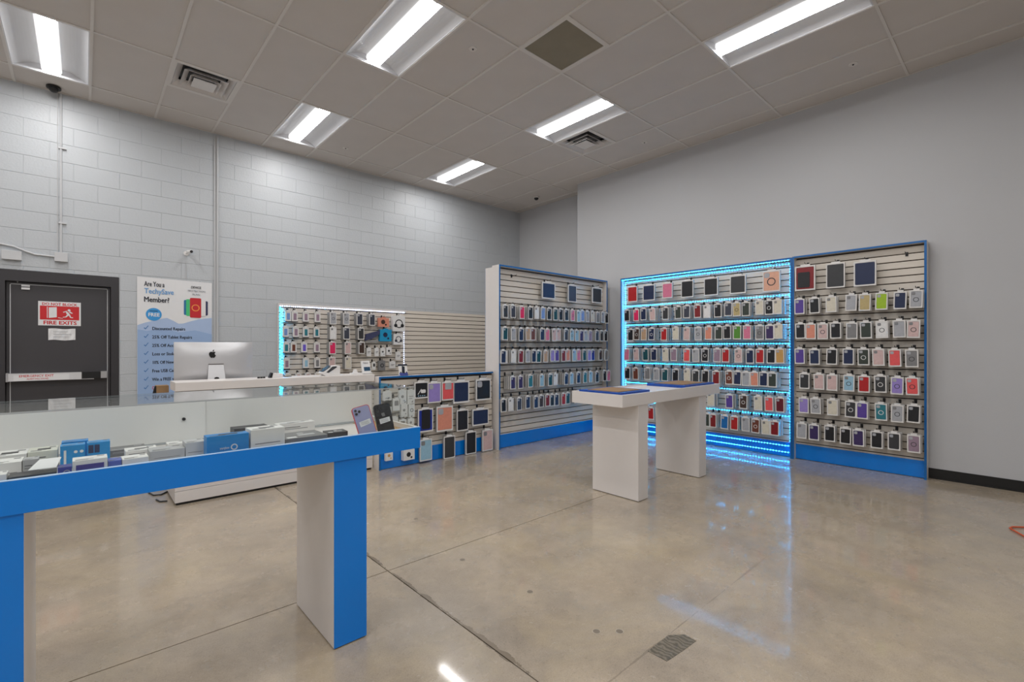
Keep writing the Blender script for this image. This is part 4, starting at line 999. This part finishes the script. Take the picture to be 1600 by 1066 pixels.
def phone(px, y, w_, h_, label, bodym, rimm, lean, roll, dark):
    p = on_y(px, 600, y); p.z = DZK+.001
    t = thing('smartphone', label, 'phone', p, 0); t.rotation_euler = (-lean, roll, -.15)
    part('case_frame', MB().prism(rrect(-w_/2, 0, w_/2, h_, .014, 4), .0, .010), rimm, t)
    part('back_glass', MB().prism(rrect(-w_/2+.003, .003, w_/2-.003, h_-.003, .012, 4), -.0008, 0), bodym, t)
    cb_ = part('camera_bump', MB().prism(rrect(-w_/2+.007, h_-.042, -w_/2+.041, h_-.008, .009, 3), -.0025, -.0008), bodym, t)
    for cx, cz in ((-w_/2+.016, h_-.017), (-w_/2+.016, h_-.033), (-w_/2+.032, h_-.025)):
        part('camera_lens', MB().prism(circ(cx, cz, .0065, 10), -.004, -.0025), M_black, cb_)
    part('price_label', MB().prism([(-w_*.28, h_*.36), (w_*.34, h_*.4), (w_*.34, h_*.55), (-w_*.3, h_*.52)], -.0016, -.0008), M_paper, t)
    for k in range(3): part('price_line', MB().box(-w_*.22, -.002, h_*(.42+.035*k), w_*.22, -.0016, h_*(.428+.035*k)), Kgrey, t)
    if dark:
        s = .011; part('emblem', MB().prism([(x*s, z*s) for x, z in raw], -.0014, -.0008), Kgrey, t, (0, 0, h_*.66))
    part('prop_stand', MB().prism([(-.02, .02), (.02, .02), (.01, .08), (-.01, .08)], .011, .025), M_glass, t)
phone(577, 2.125, .085, .155, 'lilac phone in a red-edged case leaning at the counter right end', K('lilac_glass', (150, 152, 190)), K('red_case', (206, 70, 80)), .3, -.22, False)
phone(605, 2.135, .083, .152, 'black phone with white price label leaning at the counter corner', mat('black_glass', (26, 27, 32), .1), M_black, .25, -.12, True)

# ================================================================ small floor items
oc = [on_z(1640, 850, .008), on_z(1600, 838, .008), on_z(1584, 829, .008), on_z(1578, 825.5, .008), on_z(1582, 823.5, .008), on_z(1600, 824, .008), on_z(1640, 826, .008)]
tag(part('extension_cord', MB().path(oc, .006, 8), mat('orange_rubber', (206, 90, 50), .5)), 'loop of orange cord on the floor at the right edge', 'cord')
bc = [on_z(232, 770, .006), on_z(240, 774, .006), on_z(252, 773, .006), on_z(262, 768, .006)]
tag(part('power_cable', MB().path(bc, .006, 6), M_black), 'black cable on the floor beside the service desk left end', 'cable')
bc = [on_z(244, 781, .006), on_z(250, 784, .006), on_z(261, 783, .006)]
tag(part('power_cable', MB().path(bc, .007, 6), M_black), 'short black cable piece lying nearer the camera by the desk', 'cable')
pts = [on_z(a, b_, 0) for a, b_ in ((1012, 1018), (1042, 1034), (1066, 1018), (1088, 1002), (1070, 992), (1045, 993), (1030, 1004))]
me = bpy.data.meshes.new('floor_patch'); n = len(pts); o0 = pts[0]
me.from_pydata([(p.x-o0.x, p.y-o0.y, 0) for p in pts]+[(p.x-o0.x, p.y-o0.y, .001) for p in pts], [], [tuple(range(n, 2*n)), tuple(reversed(range(n)))]+[(k, (k+1) % n, n+(k+1) % n, n+k) for k in range(n)])
def swirl():
    m = mat('adhesive_residue', (92, 86, 74), .45, var=0); nt = m.node_tree; b = nt.nodes['Principled BSDF']
    tc = nt.nodes.new('ShaderNodeTexCoord'); wv = nt.nodes.new('ShaderNodeTexWave'); wv.inputs['Scale'].default_value = 14; wv.inputs['Distortion'].default_value = 9; wv.inputs['Detail'].default_value = 3; wv.inputs['Detail Scale'].default_value = 1.5
    r = nt.nodes.new('ShaderNodeValToRGB'); r.color_ramp.elements[0].color = lin((82, 76, 64))+(1,); r.color_ramp.elements[1].color = lin((122, 114, 100))+(1,)
    nt.links.new(tc.outputs['Object'], wv.inputs['Vector']); nt.links.new(wv.outputs[0], r.inputs[0]); nt.links.new(r.outputs[0], b.inputs['Base Color']); return m
me.materials.append(swirl())
o = link('floor_patch', me, None, (o0.x, o0.y, .0004)); tag(o, 'dark rectangular adhesive patch on the concrete in the foreground', 'floor patch')
for px, py, lb in ((828, 925, 'filled anchor hole in the concrete, nearest the middle foreground'), (932, 987, 'left of two pale-ringed filled holes in front'), (968, 987, 'right of two pale-ringed filled holes in front'), (722.5, 875, 'small dark filled hole near the joint crossing'), (650, 811, 'filled hole right of the blue counter leg, farthest back')):
    p = on_z(px, py, 0)
    t = thing('anchor_hole', lb, 'floor mark', (p.x, p.y, 0), 0, 'filled anchor holes in the concrete floor')
    part('filler_disc', MB().tube((0, 0, .0002), (0, 0, .0012), .017, 14), mat('filler_grey', (122, 112, 99), .4), t)
    part('chipped_rim', MB().tube((0, 0, .0001), (0, 0, .0008), .021, 11), mat('chip_pale', (176, 166, 150), .5), t)
print('blocks', nb, 'objects', len(bpy.data.objects))
